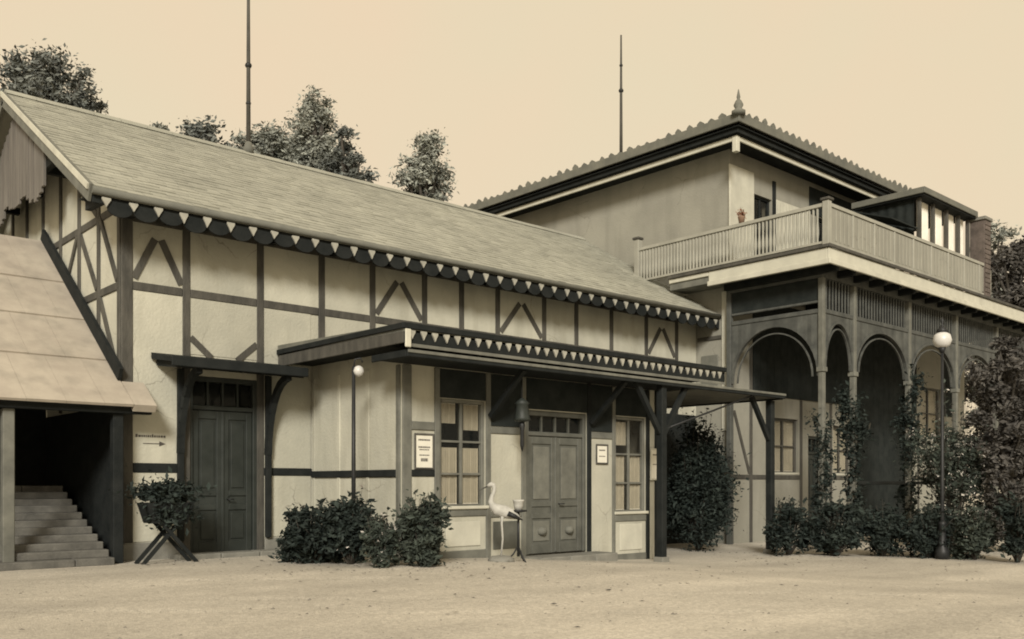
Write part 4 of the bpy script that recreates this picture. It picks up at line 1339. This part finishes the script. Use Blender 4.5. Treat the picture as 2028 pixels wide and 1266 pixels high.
def bush_at(px, by, wpx, top, seed, label, **kw):
    """bush whose foot is seen at row by"""
    Y = 1845 * (EYE + kw.pop('drop', 0)) / (by - 960)
    u, v = at(px, Y)
    bush('bush', label, (u, v, gz(u)), wpx / 1845 * Y, zt(top, Y) - gz(u), seed, **kw)

BG = 'bushes planted around the porch corner'
bush_at(622, 1118, 150, 990, 31, 'leftmost dark bush by the porch side wall', group=BG, per=7200)
bush_at(695, 1121, 120, 975, 32, 'dark leafy bush at the foot of the thin lamp post', group=BG, per=6200, blossoms=25)
bush_at(757, 1126, 80, 1015, 33, 'small greyer flowering bush between the two dark ones at the porch', group=BG, material='leaf_shrub', per=4200, blossoms=40)
bush_at(833, 1122, 100, 975, 34, 'tall upright bush before the porch corner post', group=BG, material='leaf_shrub', per=6200, flat=1.2)
# evergreen between porch and villa
u, v = 20.3, 15.1
bush('evergreen_shrub', 'tall dense dark evergreen under the side canopy beside the villa', (u, v, gz(u)), 1.95, 3.7, 41, per=19000, leaf=0.06, ncl=70, flat=1.2, cat='shrub')
LG = 'shrubs in front of the villa loggia'
for (px, Y, wpx, hgt, seed, mt, lab, bl) in (
        (1562, 23.2, 105, 1.45, 51, 'leaf_dark', 'round dark shrub below the loggia side arch', 0),
        (1655, 22.6, 100, 1.5, 52, 'leaf_dark', 'dark shrub at the foot of the loggia corner post', 0),
        (1748, 22.8, 115, 1.3, 53, 'leaf_dark', 'low dark shrub before the wide loggia arch', 0),
        (1840, 22.4, 110, 1.3, 54, 'leaf_dark', 'low dark shrub under the globe street lamp', 10),
        (1885, 24.6, 170, 4.2, 55, 'leaf_shrub', 'tall loose flowering bush against the loggia right of the vines', 260),
        (1930, 21.8, 90, 1.3, 56, 'leaf_shrub', 'mid green low bush near the right edge', 25),
        (2015, 21.0, 80, 1.6, 57, 'leaf_dark', 'dark low bush at the foot of the right edge conifer', 0)):
    u, v = at(px, Y)
    bush('bush', lab, (u, v, gz(u)), wpx / 1845 * Y, hgt, seed, group=LG, material=mt, per=4200 if hgt < 2 else 6500, blossoms=bl, ncl=24 if hgt < 2 else 40, flat=0.9)

# climbing vines on loggia posts
def vine(label, u, v, z1, r0, seed, per=260):
    r = np.random.default_rng(seed)
    t = thing('climbing_vine', label, 'vine', (u, v, gz(u)), 'vines climbing the loggia posts')
    mb = MB()
    pts = [(u + 0.11 * math.cos(k * 0.9), v + 0.11 * math.sin(k * 0.9), gz(u) + (z1 - gz(u)) * k / 22) for k in range(23)]
    mb.tube(pts, [0.03 - 0.001 * k for k in range(23)], 6)
    mb.build('stem', 'bark', t)
    cs, rs = [], []
    for k in range(int(6 + 4 * (z1 - gz(u)))):
        f = r.random() ** 0.8
        a = r.random() * 6.283
        rad = r0 * r.random() * (1.3 if f > 0.6 else 0.8)
        cs.append(np.array([u + rad * math.cos(a), v + rad * math.sin(a) * 0.7, gz(u) + 0.2 + (z1 - gz(u)) * f]))
        rs.append(0.22 + 0.25 * r.random() * r0 / 0.6)
    P = clumps(r, 0, cs, rs, per * 4.0, 1.3)
    sp = np.array(pts)[r.integers(0, 23, 40 * 23)] + r.normal(size=(40 * 23, 3)) * np.array([0.08, 0.08, 0.12])
    P = np.concatenate([P, sp])
    P[:, 2] = np.maximum(P[:, 2], gz(u) + 0.03)
    V, F = leaf_mesh(P, 0.065, 0.8, seed)
    np_build('foliage', V, F, 'leaf_dark', t, (u, v, gz(u)))
vine('thin dark vine twisting up the loggia corner post', 23.1, 13.1, 3.0, 0.2, 61, 240)
vine('dark vine on the second loggia post', 24.8, 13.1, 3.9, 0.34, 62, 330)
vine('straggling vine reaching the arch on the third loggia post', 28.2, 13.1, 4.9, 0.34, 63, 300)

# ================================================================== SMALL THINGS
# flagpoles
def flagpole(label, u, v, z0, z1, rad, balls):
    t = thing('flagpole', label, 'flagpole', (u, v, z0))
    MB().tube([(u, v, z0), (u, v, z0 + (z1 - z0) * 0.5), (u, v, z1)], [rad, rad * 0.8, rad * 0.5], 10).build('pole', 'timber', t)
    for z, r in balls:
        MB().lathe((u, v, z - r), [(0.01, 0), (r * .8, r * .5), (r, r), (r * .8, r * 1.5), (0.01, 2 * r)], 10).build('ball', 'iron', t)
    MB().lathe((u, v, z0 - 0.02), [(rad * 2.2, 0), (rad * 2.2, 0.12), (rad * 1.3, 0.3)], 10).build('socket', 'roof_edge', t)
a_ = (492 - 1014) / 1845
Yf = VR / (0.7426 - 0.6698 * a_)
uf, _v = at(492, Yf)
flagpole('very tall thin flagpole on the hall ridge, running out of the top', uf, VR, RIDGE + 0.04, 15.4, 0.06, [(zt(130, Yf), 0.09), (zt(205, Yf), 0.07)])
a_ = (1230 - 1014) / 1845
Yf = 22.75 / (0.7427 * a_ + 0.6697)
_u, vf = at(1230, Yf)
flagpole('thin flagpole standing on the left eave of the villa roof', 22.75, vf, EZ + 0.30, zt(70, Yf), 0.055, [(zt(180, Yf), 0.085), (zt(130, Yf), 0.06)])

# iron lamp post at the porch side
lp = thing('lamp_post', 'thin black iron lamp post with small white globe beside the porch wall', 'lamp post', (9.2, 14.5, 0))
lu, lv = 9.2, 14.5
MB().tube([(lu, lv, -0.05), (lu, lv, 3.55)], [0.045, 0.032], 10).build('pole', 'iron', lp)
MB().lathe((lu, lv, 0), [(0.11, 0), (0.11, 0.15), (0.06, 0.25), (0.05, 0.5)], 10).build('base', 'iron', lp)
MB().tube([(lu, lv, 3.5), (lu + 0.02, lv - 0.02, 3.68), (lu + 0.10, lv - 0.08, 3.7), (lu + 0.13, lv - 0.10, 3.62)], 0.014, 8).build('arm', 'iron', lp)
MB().lathe((lu + 0.07, lv - 0.06, 3.36), [(0.02, 0), (0.075, 0.04), (0.1, 0.10), (0.075, 0.17), (0.03, 0.2)], 14).build('globe', 'milk_glass', lp)
# globe street lamp before the loggia
Yl = 22.0
lu, lv = at(1866, Yl)
zg = zt(672, Yl)
sl = thing('street_lamp', 'tall black street lamp with a white globe at the right before the loggia', 'street lamp', (lu, lv, gz(lu)))
MB().tube([(lu, lv, gz(lu) - 0.05), (lu, lv, 1.2), (lu, lv, zg - 0.2)], [0.06, 0.045, 0.03], 10).build('pole', 'iron', sl)
MB().lathe((lu, lv, gz(lu)), [(0.16, 0), (0.16, 0.2), (0.09, 0.32), (0.08, 0.8), (0.10, 0.85), (0.06, 0.9)], 12).build('base', 'iron', sl)
MB().lathe((lu, lv, zg - 0.21), [(0.07, 0), (0.17, 0.06), (0.215, 0.18), (0.18, 0.31), (0.08, 0.38)], 18).build('globe', 'milk_glass', sl)
MB().lathe((lu, lv, zg + 0.16), [(0.12, 0), (0.14, 0.03), (0.06, 0.12), (0.02, 0.2), (0.045, 0.27), (0.01, 0.36)], 12).build('cap', 'iron', sl)
MB().lathe((lu, lv, zg - 0.33), [(0.03, 0), (0.06, 0.04), (0.09, 0.13)], 12).build('collar', 'iron', sl)
# hanging lantern under the porch eave
hl = thing('hanging_lantern', 'dark hanging lantern with pendant tip under the porch eave', 'lantern', (12.35, 13.4, 2.05))
u, v = 12.35, 13.4
MB().tube([(u, v, 2.95), (u, v, 3.62)], 0.012, 6).build('rod', 'iron', hl)
MB().lathe((u, v, 2.62), [(0.04, 0), (0.14, 0.02), (0.17, 0.06), (0.15, 0.10), (0.12, 0.34), (0.15, 0.37), (0.03, 0.47)], 8).build('body', 'door_green', hl)
MB().lathe((u, v, 2.05), [(0.01, 0), (0.04, 0.12), (0.035, 0.4), (0.06, 0.5), (0.045, 0.572)], 8).build('tip', 'iron', hl)
# framed notices
def notice(label, u0, u1, z0, z1, v, lines, mframe='timber'):
    t = thing('framed_notice', label, 'notice', ((u0 + u1) / 2, v, z0))
    mb = MB()
    f = 0.04
    mb.bbox(u0, u0 + f, v - 0.03, v, z0, z1).bbox(u1 - f, u1, v - 0.03, v, z0, z1).bbox(u0 + f, u1 - f, v - 0.03, v, z1 - f, z1).bbox(u0 + f, u1 - f, v - 0.03, v, z0, z0 + f)
    mb.build('frame', mframe, t)
    MB().box(u0 + f, u1 - f, v - 0.015, v - 0.003, z0 + f, z1 - f).build('sheet', 'paper', t)
    for (c, h, w) in lines:
        pr = MB()
        zc = z0 + (z1 - z0) * c
        um, hw = (u0 + u1) / 2, (u1 - u0) / 2 * w
        x = um - hw
        while x < um + hw:
            ww = 0.015 + 0.02 * rng.random()
            pr.box(x, min(x + ww, um + hw), v - 0.018, v - 0.0155, zc - h / 2, zc + h / 2)
            x += ww + 0.009
        pr.build('printed_line', 'ink', t)['kind'] = 'stuff'
    return t
notice('white framed notice with dark print beside the porch corner post', 10.25, 10.71, 1.68, 2.36, PV - 0.01, [(0.82, 0.03, 0.6), (0.62, 0.03, 0.6), (0.55, 0.02, 0.5), (0.27, 0.06, 0.35), (0.4, 0.02, 0.5)])
notice('small pale framed notice between porch door and right window', 15.2, 15.6, 1.85, 2.3, PV - 0.01, [(0.7, 0.03, 0.5), (0.4, 0.02, 0.5)])
notice('pale notice at the right end of the porch front by the braced post', 17.03, 17.36, 1.5, 2.25, PV - 0.037, [(0.8, 0.03, 0.4), (0.5, 0.02, 0.4)], 'pale_paint')

# stork statue
su, sv = 11.45, 13.0
sz = gz(su)
stork = thing('stork_statue', 'white garden stork statue standing left of the porch door', 'statue', (su, sv, sz))
dx, dy = -0.80, 0.60
pp = lambda h, z: (su + dx * h, sv + dy * h, sz + z)
mb = MB()
mb.tube([pp(-0.36, 0.80), pp(-0.30, 0.83), pp(-0.18, 0.89), pp(-0.04, 0.93), pp(0.08, 0.97), pp(0.155, 1.04), pp(0.19, 1.12), pp(0.17, 1.21), pp(0.13, 1.30), pp(0.125, 1.37), pp(0.15, 1.425), pp(0.185, 1.435), pp(0.225, 1.42), pp(0.255, 1.40)],
        [0.015, 0.055, 0.105, 0.125, 0.11, 0.075, 0.05, 0.04, 0.036, 0.038, 0.048, 0.048, 0.034, 0.018], 14)
mb.build('body', 'white_paint', stork)
MB().tube([pp(0.245, 1.405), pp(0.33, 1.36), pp(0.42, 1.31)], [0.018, 0.012, 0.003], 8).build('beak', 'timber', stork)
for s in (-1, 1):
    ox, oy = -dy * s * 0.05, dx * s * 0.05
    q = lambda h, z: (su + dx * h + ox, sv + dy * h + oy, sz + z)
    MB().tube([q(-0.02, 0.85), q(-0.01, 0.72), q(-0.03, 0.42), q(0.0, 0.10)], [0.035, 0.018, 0.015, 0.013], 8).build('leg', 'white_paint', stork)
    wg = MB()
    ox, oy = -dy * s * 0.105, dx * s * 0.105
    wg.tube([q(-0.12, 0.90), (su + dx * -0.25 + ox, sv + dy * -0.25 + oy, sz + 0.84), (su + dx * -0.40 + ox * .5, sv + dy * -0.40 + oy * .5, sz + 0.77)], [0.05, 0.045, 0.008], 8)
    wg.build('wing_tip', 'iron', stork)
MB().lathe((su, sv, sz), [(0.26, -0.03), (0.25, 0.05), (0.18, 0.10), (0.05, 0.12)], 12).build('base', 'stone', stork)
# little pedestal with white pot
fu, fv = 11.75, 12.85
fz = gz(fu)
fs_ = thing('flower_stand', 'slender dark flower stand with a white pot next to the stork', 'flower stand', (fu, fv, fz))
MB().tube([(fu, fv, fz + 0.1), (fu, fv, fz + 0.92)], [0.03, 0.022], 8).build('stem', 'iron', fs_)
MB().lathe((fu, fv, fz + 0.92), [(0.03, 0), (0.16, 0.02), (0.16, 0.05)], 14).build('top', 'iron', fs_)
for k in range(3):
    a = k * 2.094 + 0.4
    MB().tube([(fu, fv, fz + 0.3), (fu + 0.1 * math.cos(a), fv + 0.1 * math.sin(a), fz + 0.14), (fu + 0.24 * math.cos(a), fv + 0.24 * math.sin(a), fz + 0.0)], 0.016, 6).build('foot', 'iron', fs_)
MB().lathe((fu, fv, fz + 0.972), [(0.07, 0), (0.09, 0.08), (0.1, 0.15), (0.11, 0.16), (0.11, 0.19), (0.09, 0.19)], 14).build('pot', 'white_paint', fs_)
# trestle plant stand by the stairs
tu, tv = 6.55, 16.45
ts = thing('trestle_stand', 'rustic crossed leg stand carrying a dark planter by the stair post', 'plant stand', (tu, tv, 0))
for s in (-1, 1):
    for y in (-0.16, 0.16):
        MB().beam((tu - s * 0.48, tv + y + s * 0.02, 0.0), (tu + s * 0.36, tv + y + s * 0.02, 0.95), 0.065, 0.045).build('leg', 'dark_timber', ts)
MB().tube([(tu - 0.03, tv - 0.2, 0.5), (tu - 0.03, tv + 0.2, 0.5)], 0.025, 8).build('axle', 'dark_timber', ts)
bx = MB()
bx.add([(tu - 0.34, tv - 0.2, 0.72), (tu + 0.30, tv - 0.2, 0.72), (tu + 0.30, tv + 0.2, 0.72), (tu - 0.34, tv + 0.2, 0.72), (tu - 0.44, tv - 0.26, 1.08), (tu + 0.40, tv - 0.26, 1.08), (tu + 0.40, tv + 0.26, 1.08), (tu - 0.44, tv + 0.26, 1.08)],
       [(0, 3, 2, 1), (4, 5, 6, 7), (0, 1, 5, 4), (1, 2, 6, 5), (2, 3, 7, 6), (3, 0, 4, 7)])
bx.build('planter_box', 'dark_timber', ts)
r = np.random.default_rng(77)
P = np.array([tu, tv, 1.25]) + r.normal(size=(1500, 3)) * np.array([0.24, 0.13, 0.10])
P[:, 2] = np.maximum(P[:, 2], 1.0)
hang = np.array([tu, tv - 0.2, 0.9]) + r.normal(size=(500, 3)) * np.array([0.2, 0.07, 0.12])
V, F = leaf_mesh(np.concatenate([P, hang]), 0.06, 0.8, 78)
np_build('foliage', V, F, 'leaf_dark', ts, (tu, tv, 0.7))
# small flower pot on the balcony corner
fp = thing('flower_pot', 'small rusty red flower pot on the balcony rail by the pale pilaster', 'flower pot', (BU0 + 0.04, 15.2, RT))
MB().lathe((BU0 + 0.04, 15.2, RT), [(0.07, 0), (0.1, 0.16), (0.11, 0.18), (0.10, 0.19)], 12).build('pot', 'terracotta', fp)
r = np.random.default_rng(5)
V, F = leaf_mesh(np.array([BU0 + 0.04, 15.2, RT + 0.27]) + r.normal(size=(160, 3)) * 0.06, 0.035, 0.8, 6)
np_build('flowers', V, F, 'rust_flower', fp, (BU0 + 0.04, 15.2, RT + 0.19))

# fallen leaves on the forecourt, thicker near the bushes
r = np.random.default_rng(91)
pts = []
for (cx, cy, sp, n) in ((8.6, 13.6, 1.1, 130), (9.6, 12.4, 0.9, 90), (6.6, 16.0, 0.6, 50), (19.5, 12.5, 1.6, 130), (22.5, 9.5, 2.0, 120), (9, 9, 4.0, 160)):
    q = r.normal(size=(n, 2)) * sp + np.array([cx, cy])
    for a, b in q:
        if b < 16.6 and not (a > 9.9 and b > 14.0) and not (a > 12.8 and a < 15.3 and b > 13.4):
            pts.append((a, b, gz(a) + 0.012))
V, F = leaf_mesh(np.array(pts), 0.035, 0.1, 92)
V[:, 2] = np.array([gz(a) for a in V[:, 0]]) + 0.035 + np.abs(V[:, 2] - np.array([gz(a) for a in V[:, 0]])) * 0.5
lf = np_build('fallen_leaves', V, F, 'leaf_sepia', None, (0, 0, 0))
tag(lf, 'scattered dry leaves lying on the forecourt', 'leaves', None, 'stuff')
